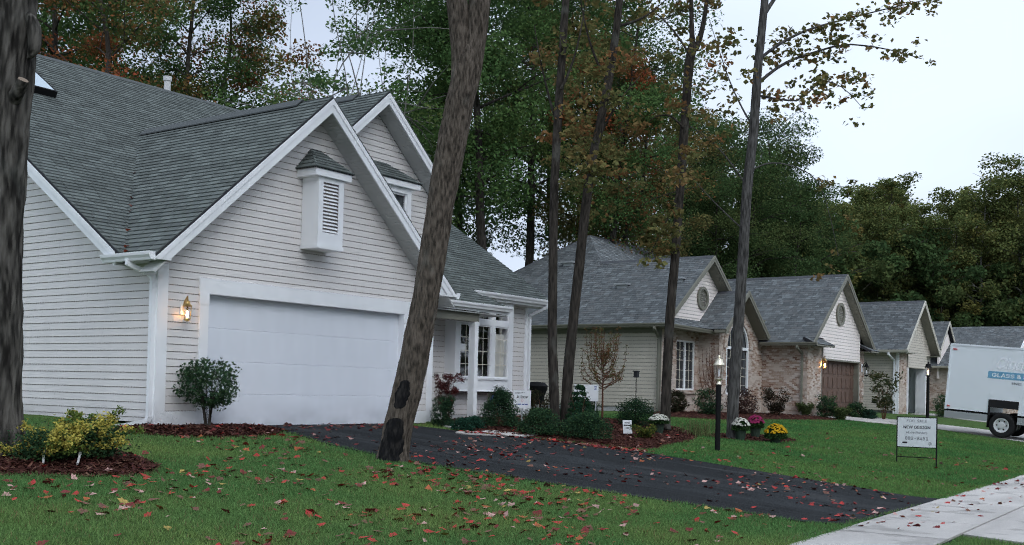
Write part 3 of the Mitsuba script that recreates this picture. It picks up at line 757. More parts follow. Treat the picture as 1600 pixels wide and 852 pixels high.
def strip(x0, x1, d0, d1, z0, z1): return MB().obox(SW0 + SU * x0 + SV * d0 + Z_ * z0, SU, SV, Z_, x1 - x0, d1 - d0, z1 - z0)


whole('street_verge', strip(-60, 300, -3.3, -1.288, -1.6, -0.905), 'turf', 'strip of grass between sidewalk and street', kind='structure')
whole('street', strip(-60, 300, -60, -3.45, -1.6, -1.06), 'asphalt', 'grey street beyond the verge', kind='structure')
whole('kerb', strip(-60, 300, -3.448, -3.302, -1.6, -0.93), 'concrete', 'concrete kerb along the street', kind='structure')
fw = thing('sidewalk', 'pale concrete sidewalk running along the street at the foot of the lawns', kind='structure')
put(fw, 'base', strip(-30, 90, -1.284, 0.0, -1.2, -0.887), 'roof_deck')
for k in range(-8, 30):
    x = 0.5 + 1.9 * k
    put(fw, 'slab', strip(x + 0.006, x + 1.894, -1.28, -0.004, -0.95, -0.862 + 0.003 * math.sin(k * 7.1)), 'concrete')
ap = thing('driveway_apron', 'concrete driveway apron between sidewalk and street', kind='structure')
put(ap, 'slab', MB().prism(Polygon([(3.25, -11.50), (7.9, -11.295), (8.8, -13.2), (2.4, -13.5)]), (0, 0, -1.0), X_, Y_, Z_, 0, 0.128), 'concrete')
whole('driveway', patch(DRIVE, 0.22, lambda x, y: gz(x, y) + 0.022, skirt=0.05), 'asphalt', 'dark asphalt driveway sloping from the white garage door to the sidewalk', kind='structure', smooth=30)
whole('walkway', patch(WALK, 0.2, lambda x, y: np.maximum(gz(x, y), -0.20) + 0.045, skirt=0.2), 'concrete', 'short curved concrete walk between driveway and porch step', kind='structure')
whole('walkway', patch(STEP, 0.2, lambda x, y: gz(x, y) + 0.05, skirt=0.2), 'concrete', 'piece of concrete walk below the porch step', kind='structure')
for k, P in enumerate((DRIVE2, DRIVE3)):
    whole('concrete_driveway', patch(P, 0.5, lambda x, y: gz(x, y) + 0.03, skirt=0.06), 'concrete', ('pale concrete driveway under the white box truck', 'pale concrete driveway of the farther white garage')[k], kind='structure')


def mound(P, h):
    def f(x, y):
        d = shapely.distance(shapely.points(x, y), P.exterior)
        return gz(x, y) + 0.008 + h * (1 - np.exp(-d / 0.35)) + 0.02 * meshkit.noise(np.stack([x * 4, y * 4, x * 0], -1)) * np.minimum(1, d * 6)
    return f


BEDS = [(BED1, 0.07), (BED2, 0.10), (BED3, 0.04), (BED4, 0.03), (BED5, 0.05)]
BN = ['mulch bed under the yellow green shrub by the left tree', 'mulch bed at the garage corner', 'wide mulch bed of evergreens right of the driveway', 'small mulch bed around the flower pots', 'mulch bed along the brick house']
for (P, h), lb in zip(BEDS, BN):
    whole('garden_bed', patch(P, 0.16, mound(P, h), skirt=0.05), 'mulch', lb, kind='structure', smooth=True)
zbed = {}


def ground_z(x, y):
    """Top of whatever lies on the ground at a point: bed, drive, walk or lawn."""
    for P, h in BEDS:
        if P.contains(Point(x, y)): return float(mound(P, h)(np.array([x]), np.array([y]))[0])
    if WALK.contains(Point(x, y)): return max(float(gz(x, y)), -0.2) + 0.045
    if DRIVE.contains(Point(x, y)): return float(gz(x, y)) + 0.022
    if y < -10.355 + 0.045 * x: return -0.862
    return float(gz(x, y))


# mulch chips
rng = np.random.default_rng(11)
CB = MB()
for (P, h), n in zip(BEDS, (5200, 3200, 9000, 1200, 3000)):
    x0, y0, x1, y1 = P.bounds
    q = rng.uniform([x0, y0], [x1, y1], (n * 3, 2)); q = q[shapely.contains_xy(P, q[:, 0], q[:, 1])][:n]
    z = mound(P, h)(q[:, 0], q[:, 1]) + rng.uniform(0.0, 0.02, len(q))
    a = rng.uniform(0, 2 * np.pi, len(q)); L = rng.uniform(0.02, 0.055, len(q)); W = rng.uniform(0.006, 0.014, len(q)); t = rng.normal(0, 0.35, len(q))
    d = np.stack([np.cos(a) * np.cos(t), np.sin(a) * np.cos(t), np.sin(t)], 1); s = np.stack([-np.sin(a), np.cos(a), rng.normal(0, .3, len(q))], 1)
    c = np.column_stack([q, z])
    V = np.stack([c - d * L[:, None] - s * W[:, None], c + d * L[:, None] - s * W[:, None], c + d * L[:, None] * 0.8 + s * W[:, None], c - d * L[:, None] * 0.7 + s * W[:, None] + [0, 0, .006]], 1).reshape(-1, 3)
    f = np.arange(len(q))[:, None] * 4 + np.array([[0, 1, 2, 0, 2, 3]]); f = f.reshape(-1, 3)
    pal = np.array([[.070, .025, .020], [.105, .042, .030], [.040, .017, .014], [.14, .075, .052], [.060, .024, .024]])
    CB.add(V, f, np.repeat(pal[rng.integers(0, 5, len(q))] * rng.uniform(.7, 1.2, (len(q), 1)), 4, 0))
whole('mulch_chips', CB.out(), 'chip', 'reddish brown bark chips covering the planting beds', 'mulch', kind='stuff', color=CB.colors())

# grass blades: thick near the street, sparser with distance
rng = np.random.default_rng(5)
N = 1300000
q = np.column_stack([rng.uniform(-7.5, 34, N), rng.uniform(-10.6, 2.2, N)])
dist = np.hypot(q[:, 0] - EYE[0], q[:, 1] - EYE[1])
keep = rng.random(N) < np.clip((13.0 / dist) ** 1.25, 0.0, 1) * np.where(q[:, 0] < 9, 1.0, 0.8)
rel = q - EYE[:2]; fw_ = rel @ _F[:2]; sd_ = rel @ _R[:2]
keep &= np.abs(sd_) < fw_ * 0.50 + 0.5
bad = np.zeros(N, bool)
bad |= q[:, 1] < -10.345 + 0.045 * q[:, 0]
for P in [DRIVE.buffer(-0.06), WALK, STEP, DRIVE2, DRIVE3, BED1.buffer(-.05), BED2.buffer(-.05), BED3.buffer(-.05), BED4.buffer(-.05), BED5.buffer(-.05)] + HOUSES: bad |= shapely.contains_xy(P, q[:, 0], q[:, 1])
q = q[keep & ~bad]
e = rng.uniform([0.0, -13.3], [3.6, -11.5], (14000, 2)); e = e[(e[:, 0] < 3.22 + (-11.5 - e[:, 1]) * -0.42) & (e[:, 1] < -11.65 + .045 * e[:, 0])]
e2 = np.column_stack([rng.uniform(-4, 30, 16000), rng.normal(0, 0.035, 16000)]); e2[:, 1] += -10.35 + 0.045 * e2[:, 0]
e2 = e2[(e2[:, 0] < 3.05) | (e2[:, 0] > 7.95)]
q = np.vstack([q, e, e2]); n = len(q)
z = np.where(q[:, 1] < -11.0, -0.905, gz(q[:, 0], q[:, 1])) - 0.004
p3 = np.stack([q[:, 0], q[:, 1], z * 0], 1)
pat = meshkit.fbm(p3 * 0.55, 4, 3); fine = meshkit.fbm(p3 * 2.6, 3, 8)
H = rng.uniform(0.028, 0.065, n) * (0.7 + 0.6 * fine); a = rng.uniform(0, 2 * np.pi, n); lean = rng.uniform(0.2, 0.9, n) * H; w = rng.uniform(0.004, 0.0075, n) * np.clip(np.hypot(q[:, 0] - EYE[0], q[:, 1] - EYE[1]) / 14, 1, 2.4)
b = rng.uniform(0, 2 * np.pi, n)
c = np.column_stack([q, z])
V = np.stack([c - np.stack([np.cos(a) * w, np.sin(a) * w, 0 * w], 1), c + np.stack([np.cos(a) * w, np.sin(a) * w, 0 * w], 1), c + np.stack([np.cos(b) * lean, np.sin(b) * lean, H], 1)], 1).reshape(-1, 3)
F = np.arange(n * 3).reshape(-1, 3)
t = np.clip((pat - 0.35) * 2.6, 0, 1)[:, None]
col = ((np.array([0.105, 0.245, 0.085]) * (1 - t) + np.array([0.185, 0.305, 0.10]) * t) * np.where(q[:, :1] > 7.5, [[.80, .88, .82]], [[1.10, .97, .95]])) * rng.uniform(0.65, 1.3, (n, 1))
dry = rng.random(n) < 0.03 + 0.10 * np.clip((fine - .5) * 3, 0, 1)
col[dry] = np.array([0.24, 0.20, 0.10]) * rng.uniform(0.6, 1.1, (dry.sum(), 1))
whole('grass', (V, F), 'blade', 'short green grass of the lawns', 'grass', kind='stuff', color=np.repeat(col, 3, 0))
print('blades', n)
# ------------------------------------------------------------------ farther houses
def plane_roof(house, name, plan, zf, U, seed, pal=pal_mixed, e=0.14, w=0.22, deck=0.09):
    """A roof plane from its plan outline and its height function; U the eave direction (right-handed with upslope)."""
    pts = np.array([[x, y, zf(x, y)] for x, y in plan], float)
    n = np.cross(pts[1] - pts[0], pts[2] - pts[0]); n = nrm(n if n[2] > 0 else -n)
    U = nrm(U); V = np.cross(n, U)
    P = Polygon([(np.dot(p - pts[0], U), np.dot(p - pts[0], V)) for p in pts])
    k, f = roof(house, name, pts[0], U, V, P, e=e, w=w, pal=pal, seed=seed, deck=deck, vary=True, streak=1, t=0.016, slot=0.004)
    put(k, 'shingle_field', f.out(), 'shingle', kind='stuff', color=f.colors())
    return k


def wall(house, name, poly, O, U, N, m, th=0.12, label=None):
    return put(house, name, MB().prism(poly, np.asarray(O, float) - np.asarray(N, float) * th, U, Z_, N, 0.0, th), m, label=label)


def disc_vent(house, c, r, m):
    c = np.asarray(c, float); b = MB(); n = 24
    k = put(house, 'gable_vent', MB().prism(Point(0, 0).buffer(r).difference(Point(0, 0).buffer(r * 0.74)), c, X_, Z_, -Y_, 0.0, 0.06), m)
    for i in range(9):
        z = -r * 0.70 + i * r * 1.4 / 8.6; h = math.sqrt(max(0.001, (r * .73) ** 2 - z * z))
        put(k, 'slat', MB().obox(c + [-h, -0.03, z], X_, nrm([0, 0.8, 0.6]), nrm([0, -0.6, 0.8]), 2 * h, r * 0.17, 0.01), m)


def casement(house, x0, x1, z0, z1, y, rows, m='white_trim', mull=True, name='window'):
    t = 0.055
    k = put(house, name, MB().box(x0, x0 + t, y - .03, y + .05, z0, z1).box(x1 - t, x1, y - .03, y + .05, z0, z1).box(x0 + t, x1 - t, y - .03, y + .05, z0, z0 + t).box(x0 + t, x1 - t, y - .03, y + .05, z1 - t, z1).box((x0 + x1) / 2 - .05, (x0 + x1) / 2 + .05, y - .028, y + .05, z0 + t, z1 - t), m)
    mb = MB()
    for a, b in ((x0 + t, (x0 + x1) / 2 - .05), ((x0 + x1) / 2 + .05, x1 - t)):
        mb.box((a + b) / 2 - .008, (a + b) / 2 + .008, y - .008, y + .012, z0 + t, z1 - t)
        for i in range(1, rows):
            z = z0 + (z1 - z0) * i / rows; mb.box(a, b, y - .009, y + .013, z - .008, z + .008)
        put(k, 'pane', MB().box(a, b, y + .014, y + .02, z0 + t, z1 - t), 'sky_glass')
    put(k, 'muntins', mb, 'cream_muntin')
    return k


H2 = thing('house', 'tan and brick house with a brown garage door and an arched window', 'house')
S2, B2 = 0.8, 0.10
zl = lambda x, y: 3.08 + .735 * (x - 21.5)
zg = lambda x, y: 5.69 - .77 * (x - 25.05)
zf2 = lambda x, y: 7.05 - S2 * (8.8 - y)
plane_roof(H2, 'main_roof', [(21.5, 2.4), (25.05, 2.4), (25.05, 7.1), (26.9, 8.8), (21.5, 14.0)], zl, -Y_, 60)
plane_roof(H2, 'gable_roof', [(25.05, 2.4), (28.3, 2.4), (28.3, 4.0), (25.05, 7.1)], zg, Y_, 61)
plane_roof(H2, 'front_roof', [(25.05, 7.1), (28.3, 4.0), (36.0, 4.0), (36.0, 8.8), (26.9, 8.8)], zf2, X_, 62)
plane_roof(H2, 'back_roof', [(26.9, 8.8), (36.0, 8.8), (36.0, 14.0), (21.5, 14.0)], lambda x, y: 7.05 - .764 * (y - 8.8), -X_, 63, e=0.3, w=0.6)
zb1 = lambda x, y: 4.52 - .8 * (26.25 - x); zb2 = lambda x, y: 4.52 - .8 * (x - 26.25)
plane_roof(H2, 'entry_roof', [(24.4, 1.6), (26.25, 1.6), (26.25, 5.6), (24.4, 4.6)], zb1, -Y_, 64)
plane_roof(H2, 'entry_roof', [(28.1, 1.6), (28.1, 4.2), (26.25, 5.9), (26.25, 1.6)], zb2, Y_, 65)
zq1 = lambda x, y: 5.56 - S2 * (31.6 - x); zq2 = lambda x, y: 5.56 - S2 * (x - 31.6)
plane_roof(H2, 'garage_roof', [(28.1, -0.12), (31.6, -0.12), (31.6, 6.9), (28.1, 3.5)], zq1, -Y_, 66)
plane_roof(H2, 'garage_roof', [(35.1, -0.12), (35.1, 3.5), (31.6, 6.9), (31.6, -0.12)], zq2, Y_, 67)
# skirt roof below the front gable and the small returns on the garage piers
plane_roof(H2, 'skirt_roof', [(21.5, 2.22), (25.0, 2.22), (25.0, 2.75), (21.9, 2.75)], lambda x, y: 3.05 + 0.55 * (y - 2.22), X_, 68)
plane_roof(H2, 'return_roof', [(28.02, -0.28), (29.95, -0.28), (29.95, 0.24), (28.1, 0.24)], lambda x, y: 2.70 + 0.5 * (y + .28), X_, 69)
plane_roof(H2, 'return_roof', [(34.2, -0.28), (35.15, -0.28), (35.15, 0.24), (34.2, 0.24)], lambda x, y: 2.70 + 0.5 * (y + .28), X_, 70)
plane_roof(H2, 'front_roof', [(27.9, 2.3), (29.6, 2.3), (29.6, 4.6), (27.9, 4.6)], lambda x, y: 3.66 + .45 * (y - 2.3), X_, 95)
gutter(H2, (28.0, 2.3, 3.66), (29.6, 2.3, 3.66), -Y_, 'taupe_trim', 0.12)
siding(H2, 'side_wall', (22.0, 0, 0), Y_, -X_, Polygon([(2.92, 0.28), (13.4, 0.28), (13.4, 3.0), (2.92, 3.0)]), 'vinyl_tan', e=0.125, seed=71, gap=0.026, back='shade_backing_tan')
siding(H2, 'gable_wall', (0, 2.8, 0), X_, -Y_, Polygon([(22.5, 3.29), (27.3, 3.29), (27.3, 3.72), (25.05, 5.46), (22.5, 3.58)]), 'vinyl_pale', e=0.125, seed=72, gap=0.022, back='shade_backing_pale')
siding(H2, 'garage_gable_wall', (0, 0.20, 0), X_, -Y_, Polygon([(29.98, 2.18), (34.15, 2.18), (34.15, 3.30), (31.6, 5.36), (28.9, 3.20), (28.9, 3.0), (29.98, 3.0)]), 'vinyl_pale', e=0.125, seed=73, gap=0.022, back='shade_backing_pale')
put(H2, 'foundation', MB().box(22.03, 34.6, 2.95, 13.3, -0.3, 0.278), 'foundation')
wall(H2, 'brick_wall', Polygon([(22.0, -0.1), (24.75, -0.1), (24.75, 2.95), (22.0, 2.95)]).difference(sbox(23.12, 0.90, 24.50, 2.62)), (0, 2.8, 0), X_, -Y_, 'brick', 0.22)
arch = sbox(25.35, 0.78, 27.25, 2.45).union(Point(26.3, 2.44).buffer(0.95, 24))
wall(H2, 'entry_wall', Polygon([(24.75, -0.1), (28.0, -0.1), (28.5, -0.1), (28.5, 2.75), (28.0, 2.92), (26.25, 4.32), (24.75, 3.12)]).difference(arch), (0, 2.0, 0), X_, -Y_, 'brick', 0.22)
wall(H2, 'entry_side_wall', Polygon([(2.001, -0.1), (2.80, -0.1), (2.80, 3.1), (2.001, 3.1)]), (24.75, 0, 0), Y_, -X_, 'brick', 0.2)
wall(H2, 'garage_side_wall', Polygon([(0.251, -0.2), (1.999, -0.2), (1.999, 2.72), (0.251, 2.72)]), (28.5, 0, 0), Y_, -X_, 'brick', 0.2)
wall(H2, 'garage_pier', Polygon([(28.5, -0.2), (29.98, -0.2), (29.98, 2.72), (28.5, 2.72)]), (0, 0.25, 0), X_, -Y_, 'brick', 0.25)
wall(H2, 'garage_pier', Polygon([(34.15, -0.2), (34.75, -0.2), (34.75, 2.72), (34.15, 2.72)]), (0, 0.25, 0), X_, -Y_, 'brick', 0.25)
put(H2, 'far_wall', MB().box(34.55, 34.749, 0.26, 13.4, -.2, 2.8).box(22.0, 34.7, 13.3, 13.4, 0, 2.8), 'vinyl_tan')
# brick quoins
for k in range(4):
    z = 0.22 + k * 0.64
    put(H2, 'quoin', MB().box(28.478, 28.80, 0.225, 0.76, z, z + 0.55), 'brick')
    put(H2, 'quoin', MB().box(34.45, 34.775, 0.225, 0.50, z, z + 0.55), 'brick')
ring = Point(26.3, 2.44).buffer(1.22, 24).difference(Point(26.3, 2.44).buffer(0.96, 24)).intersection(sbox(25, 2.44, 28, 4))
put(H2, 'brick_arch', MB().prism(ring, (0, 2.0, 0), X_, Z_, -Y_, 0.001, 0.05), 'brick')
put(H2, 'brick_sill', MB().box(23.02, 24.60, 2.70, 2.80, 0.78, 0.895), 'brick')
casement(H2, 23.12, 24.50, 0.90, 2.62, 2.86, 5)
# arched window
fr_ = arch.difference(arch.buffer(-0.07))
aw = put(H2, 'arched_window', MB().prism(fr_, (0, 2.05, 0), X_, Z_, -Y_, -0.02, 0.05).box(25.42, 27.18, 2.0, 2.06, 2.40, 2.50).box(26.25, 26.35, 2.0, 2.06, 0.85, 2.40), 'white_trim')
put(aw, 'pane', MB().prism(arch.buffer(-0.06), (0, 2.10, 0), X_, Z_, -Y_, 0, 0.01), 'sky_glass')
mm = MB()
for x in (25.84, 26.77): mm.box(x - .008, x + .008, 2.07, 2.085, 0.85, 3.2)
for i in range(1, 5): mm.box(25.42, 27.18, 2.07, 2.086, 0.8 + 1.6 * i / 5 - .008, 0.8 + 1.6 * i / 5 + .008)
put(aw, 'muntins', mm, 'cream_muntin')
# trim
rake(H2, (21.5, 2.4, 3.08), (25.05, 2.4, 5.69), -Y_, 'taupe_trim', 0.20); rake(H2, (28.3, 2.4, 3.19), (25.05, 2.4, 5.69), -Y_, 'taupe_trim', 0.20)
rake(H2, (24.4, 1.6, 3.04), (26.25, 1.6, 4.52), -Y_, 'taupe_trim', 0.20); rake(H2, (28.1, 1.6, 3.04), (26.25, 1.6, 4.52), -Y_, 'taupe_trim', 0.20)
rake(H2, (28.1, -.12, 2.76), (31.6, -.12, 5.56), -Y_, 'taupe_trim', 0.20); rake(H2, (35.1, -.12, 2.76), (31.6, -.12, 5.56), -Y_, 'taupe_trim', 0.20)
for (a, b, w) in (((21.6, 2.41, 2.94), (25.05, 2.41, 5.48), 0.39), ((28.2, 2.41, 3.05), (25.05, 2.41, 5.48), 0.39), ((24.5, 1.61, 2.91), (26.25, 1.61, 4.31), .39), ((28.0, 1.61, 2.91), (26.25, 1.61, 4.31), .39), ((28.2, -.11, 2.63), (31.6, -.11, 5.35), .30), ((35.0, -.11, 2.63), (31.6, -.11, 5.35), .30)):
    grooved(H2, a, b, (0, w, 0), 'taupe_trim', 0.2)
for bx in ((21.52, 21.99, 2.45, 13.9, 2.95, 2.98), (21.6, 24.74, 2.26, 2.78, 2.93, 2.949), (28.12, 28.49, -.1, 2.0, 2.66, 2.69), (28.1, 29.9, -.26, .249, 2.64, 2.66), (34.2, 35.1, -.26, .249, 2.64, 2.66)): put(H2, 'eave_soffit', MB().box(*bx), 'taupe_trim')
put(H2, 'frieze', MB().box(21.97, 21.999, 2.93, 13.4, 2.80, 2.949), 'taupe_trim')
gutter(H2, (21.5, 13.9, 3.09), (21.5, 2.22, 3.09), -X_, 'taupe_trim', 0.12)
gutter(H2, (21.45, 2.22, 3.06), (24.9, 2.22, 3.0), -Y_, 'taupe_trim', 0.12)
gutter(H2, (28.1, 1.9, 2.76), (28.1, -0.30, 2.76), -X_, 'taupe_trim', 0.12)
for bx in ((28.12, 29.95, -.27, -.245, 2.63, 2.71), (34.2, 35.12, -.27, -.245, 2.63, 2.71), (24.35, 24.75, 1.62, 2.0, 2.92, 3.02), (28.02, 28.46, 1.62, 1.98, 2.85, 3.02)): put(H2, 'cornice_return', MB().box(*bx), 'taupe_trim')
put(H2, 'corner_board', MB().box(21.97, 22.02, 2.79, 2.92, 0.1, 2.94), 'taupe_trim')
spout(H2, [(21.42, 2.75, 2.96), (21.42, 2.75, 2.90), (21.93, 2.86, 2.64), (21.93, 2.86, 0.1)], 'taupe_trim', 0.09, 0.07)
spout(H2, [(28.02, 0.45, 2.64), (28.02, 0.45, 2.56), (28.45, 0.42, 2.36), (28.45, 0.42, -0.05)], 'taupe_trim', 0.09, 0.07)
disc_vent(H2, (24.95, 2.78, 4.18), 0.42, 'taupe_trim'); disc_vent(H2, (31.72, 0.18, 4.02), 0.45, 'taupe_trim')
bd = put(H2, 'garage_door', MB().box(30.0, 34.13, 0.42, 0.46, -.1, 2.2), 'brown_door')
for i in range(4):
    for j in range(8):
        x, z = 30.07 + j * 0.507, -0.02 + i * 0.545
        put(bd, 'door_panel', MB().box(x + .05, x + .46, 0.395, 0.4195, z + .07, z + .47), 'brown_door')
for bx in ((34.02, 34.149, 0.2, 0.419, -.1, 2.18), (29.981, 30.06, 0.26, 0.419, -.1, 2.18), (29.98, 34.15, .15, .419, 2.181, 2.24)): put(H2, 'door_frame', MB().box(*bx), 'taupe_trim')
for x, y in ((23.4, 5.2), (23.6, 3.1), (24.9, 8.5)):
    z = zl(x, y); put(H2, 'roof_vent', MB().obox((x, y - .2, z - .02), X_, Y_, Z_, .36, .4, .20).obox((x - .12, y - .26, z + .13), X_, Y_, Z_, .55, .52, .06), 'steel_grey')
H2R = [((21.5, 14.0, 3.08), (26.9, 8.8, 7.05), .6), ((25.05, 2.4, 5.69), (25.05, 7.1, 5.69), .75), ((26.9, 8.8, 7.05), (36, 8.8, 7.05), .8), ((31.6, -.12, 5.56), (31.6, 6.9, 5.56), .8), ((26.25, 1.6, 4.52), (26.25, 5.5, 4.52), .8)]
for a, b, s in H2R: cap(H2, a, b, 0.12, 0.0, s, c=(0.085, 0.09, 0.1), name='ridge_cap')

H3 = thing('house', 'tan sided house with brick piers and a white garage door behind a black post lantern', 'house')
R3, Z3 = 45.1, 5.62
plane_roof(H3, 'garage_roof', [(42.2, 0.7), (R3, 0.7), (R3, 9.5), (42.2, 6.5)], lambda x, y: Z3 - .87 * (R3 - x), -Y_, 80)
plane_roof(H3, 'garage_roof', [(48.0, 0.7), (48.0, 6.5), (R3, 9.5), (R3, 0.7)], lambda x, y: Z3 - .87 * (x - R3), Y_, 81)
plane_roof(H3, 'main_roof', [(42.5, 4.6), (57, 4.6), (57, 9), (42.5, 9)], lambda x, y: 2.8 + .62 * (y - 4.6), X_, 82)
plane_roof(H3, 'back_roof', [(57, 13.4), (42.5, 13.4), (42.5, 9), (57, 9)], lambda x, y: 2.8 + .62 * (13.4 - y), -X_, 83, e=.3, w=.6)
siding(H3, 'side_wall', (42.75, 0, 0), Y_, -X_, Polygon([(1.35, 0.2), (13, 0.2), (13, 3.0), (1.35, 3.0)]), 'vinyl_tan', e=0.125, seed=84, gap=0.026, back='shade_backing_tan')
siding(H3, 'gable_wall', (0, 1.12, 0), X_, -Y_, Polygon([(43.9, 2.30), (46.95, 2.30), (47.7, 2.6), (47.7, 3.15), (R3, 5.42), (42.8, 3.40), (42.8, 3.1), (43.9, 3.1)]), 'vinyl_tan', e=0.125, seed=85, gap=0.026, back='shade_backing_tan')
put(H3, 'brick_pier', MB().box(42.80, 43.88, 1.17, 1.5, -.2, 2.95), 'brick'); put(H3, 'brick_pier', MB().box(47.0, 47.75, 1.17, 1.5, -.2, 2.95), 'brick')
put(H3, 'corner_board', MB().box(42.70, 42.799, 1.2, 1.34, 0, 3.0), 'white_trim')
put(H3, 'garage_interior', MB().box(43.0, 47.6, 6.5, 6.6, -.1, 2.8).box(47.45, 47.59, 1.6, 6.49, -.1, 2.8).box(43.0, 43.1, 1.6, 6.49, -.1, 2.8).box(43.11, 47.44, 1.6, 6.49, 2.5, 2.6), 'garage_white')
put(H3, 'garage_floor', MB().box(43.11, 47.44, 1.2, 6.49, -.1, .02), 'concrete')
for bx in ((43.881, 43.98, 1.1, 1.6, -.1, 2.299), (46.88, 46.99, 1.1, 1.6, -.1, 2.299)): put(H3, 'door_frame', MB().box(*bx), 'white_trim')
put(H3, 'far_wall', MB().box(47.6, 47.75, 1.6, 13, 0, 2.9).box(47.8, 56.5, 5.0, 5.1, 0, 2.8).box(56.4, 56.5, 5.1, 13, 0, 2.8), 'brick')
rake(H3, (42.2, .7, Z3 - .87 * 2.9), (R3, .7, Z3), -Y_, 'tan_trim', 0.2); rake(H3, (48.0, .7, Z3 - .87 * 2.9), (R3, .7, Z3), -Y_, 'tan_trim', 0.2)
for s in (-1, 1): grooved(H3, (R3 + s * 2.8, .71, Z3 - .87 * 2.8 - .21), (R3, .71, Z3 - .21), (0, .4, 0), 'taupe_trim', .2)
gutter(H3, (42.2, 6.4, 3.09), (42.2, 0.6, 3.09), -X_, 'tan_trim', 0.12)
for bx in ((42.22, 42.74, .72, 6.4, 2.97, 3.0), (47.76, 47.98, .72, 6.4, 2.97, 3.0), (42.22, 43.9, .72, 1.16, 2.955, 2.97), (47.0, 48.0, .72, 1.16, 2.955, 2.97)): put(H3, 'eave_soffit', MB().box(*bx), 'taupe_trim')
spout(H3, [(42.1, 1.5, 2.95), (42.1, 1.5, 2.86), (42.66, 1.4, 2.6), (42.66, 1.4, 0.0)], 'white_trim', 0.09, 0.07)
put(H3, 'gable_vent', MB().box(R3 - .45, R3 - .02, 1.08, 1.11, 4.02, 4.05).box(R3 - .45, R3 - .38, 1.08, 1.11, 4.051, 4.7).box(R3 - .09, R3 - .02, 1.08, 1.11, 4.051, 4.7).box(R3 - .45, R3 - .02, 1.08, 1.11, 4.701, 4.77), 'tan_trim')
cap(H3, (R3, .7, Z3), (R3, 9, Z3), 0.12, 0, .87, c=(0.085, 0.09, 0.1), name='ridge_cap')

H4 = thing('house', 'farthest house with a long grey roof rising over the white box truck', 'house')
plane_roof(H4, 'main_roof', [(55.4, -1.2), (60, -1.2), (60, 8), (55.4, 8)], lambda x, y: 5.25 - .55 * (60 - x), -Y_, 90)
plane_roof(H4, 'main_roof', [(64.6, 8), (60, 8), (60, -1.2), (64.6, -1.2)], lambda x, y: 5.25 - .55 * (x - 60), Y_, 91)
plane_roof(H4, 'gable_roof', [(55.2, 2.6), (57, 2.6), (57, 6), (55.2, 6)], lambda x, y: 5.40 - .95 * (57 - x), -Y_, 92)
plane_roof(H4, 'gable_roof', [(58.2, 6), (57, 6), (57, 2.6), (58.2, 2.6)], lambda x, y: 5.40 - .95 * (x - 57), Y_, 93)
put(H4, 'gable_wall', MB().prism(Polygon([(55.6, 2.0), (58.0, 2.0), (58.0, 4.25), (57, 5.2), (55.6, 3.9)]), (0, 2.9, 0), X_, Z_, -Y_, 0, .1), 'vinyl_pale')
put(H4, 'wall', MB().box(55.8, 64, -.9, 7.8, -.3, 2.65), 'brick')
put(H4, 'gable_end', MB().prism(Polygon([(55.8, 2.65), (64.2, 2.65), (60, 5.0)]), (0, -.9, 0), X_, Z_, Y_, 0, .1), 'vinyl_pale')
rake(H4, (55.4, -1.2, 2.72), (60, -1.2, 5.25), -Y_, 'white_trim', .22); rake(H4, (64.6, -1.2, 2.72), (60, -1.2, 5.25), -Y_, 'white_trim', .22)
rake(H4, (55.2, 2.6, 3.69), (57, 2.6, 5.4), -Y_, 'tan_trim', .18); rake(H4, (58.2, 2.6, 4.26), (57, 2.6, 5.4), -Y_, 'tan_trim', .18)
gutter(H4, (55.4, 7.9, 2.73), (55.4, -1.2, 2.73), -X_, 'tan_trim', .12)
lantern('small glowing lantern on the brick pier left of the brown garage door', (29.85, 0.23, 2.05), -Y_, True, watts=60.0, s=1.2)
lantern('dark unlit lantern on the brick pier right of the brown garage door', (34.5, 0.225, 1.95), -Y_, False, s=1.5, m='black_paint')
# ------------------------------------------------------------------ trees and plants
def leaves(rng, P, size, col, up=0.5, wide=0.62, fold=0.25, droop=0.0):
    """Folded kite leaves at the points P: (vertices, faces, colours)."""
    n = len(P); N = rng.normal(0, 1, (n, 3)); N[:, 2] = np.abs(N[:, 2]) + up; N /= np.linalg.norm(N, axis=1, keepdims=True)
    T = rng.normal(0, 1, (n, 3)); T[:, 2] -= droop; T -= N * (T * N).sum(1, keepdims=True); T /= np.linalg.norm(T, axis=1, keepdims=True) + 1e-9
    S = np.cross(N, T); s = np.broadcast_to(np.asarray(size, float), (n,))[:, None]
    w = s * wide * 0.5
    V = np.stack([P - T * s * .5, P + S * w + N * w * fold, P + T * s * .5, P - S * w + N * w * fold], 1).reshape(-1, 3)
    F = (np.arange(n)[:, None] * 4 + np.array([[0, 1, 2, 0, 2, 3]])).reshape(-1, 3)
    return V, F, np.repeat(col, 4, 0)


def clump_points(rng, C, R, n):
    """n points in each ellipsoid of centre C and radii R, denser towards the outside."""
    k = len(C); d = rng.normal(0, 1, (k, n, 3)); d /= np.linalg.norm(d, axis=2, keepdims=True)
    r = rng.random((k, n, 1)) ** 0.45
    return (np.asarray(C)[:, None] + d * r * np.asarray(R)[:, None]).reshape(-1, 3)


def tint(rng, n, pal, wts, var=0.25):
    pal = np.asarray(pal, float)
    return pal[rng.choice(len(pal), n, p=np.asarray(wts) / np.sum(wts))] * rng.uniform(1 - var, 1 + var, (n, 1))


def spline(pts, n):
    pts = np.asarray(pts, float); k = np.arange(len(pts)); t = np.linspace(0, len(pts) - 1, n)
    from scipy.interpolate import PchipInterpolator
    return PchipInterpolator(k, pts, axis=0)(t)


def ridges(v): return meshkit.fbm(v * [15, 15, 2.6], 3, 4) - 0.5 + 0.6 * (meshkit.fbm(v * [2.2, 2.2, 1.2], 2, 9) - 0.5)


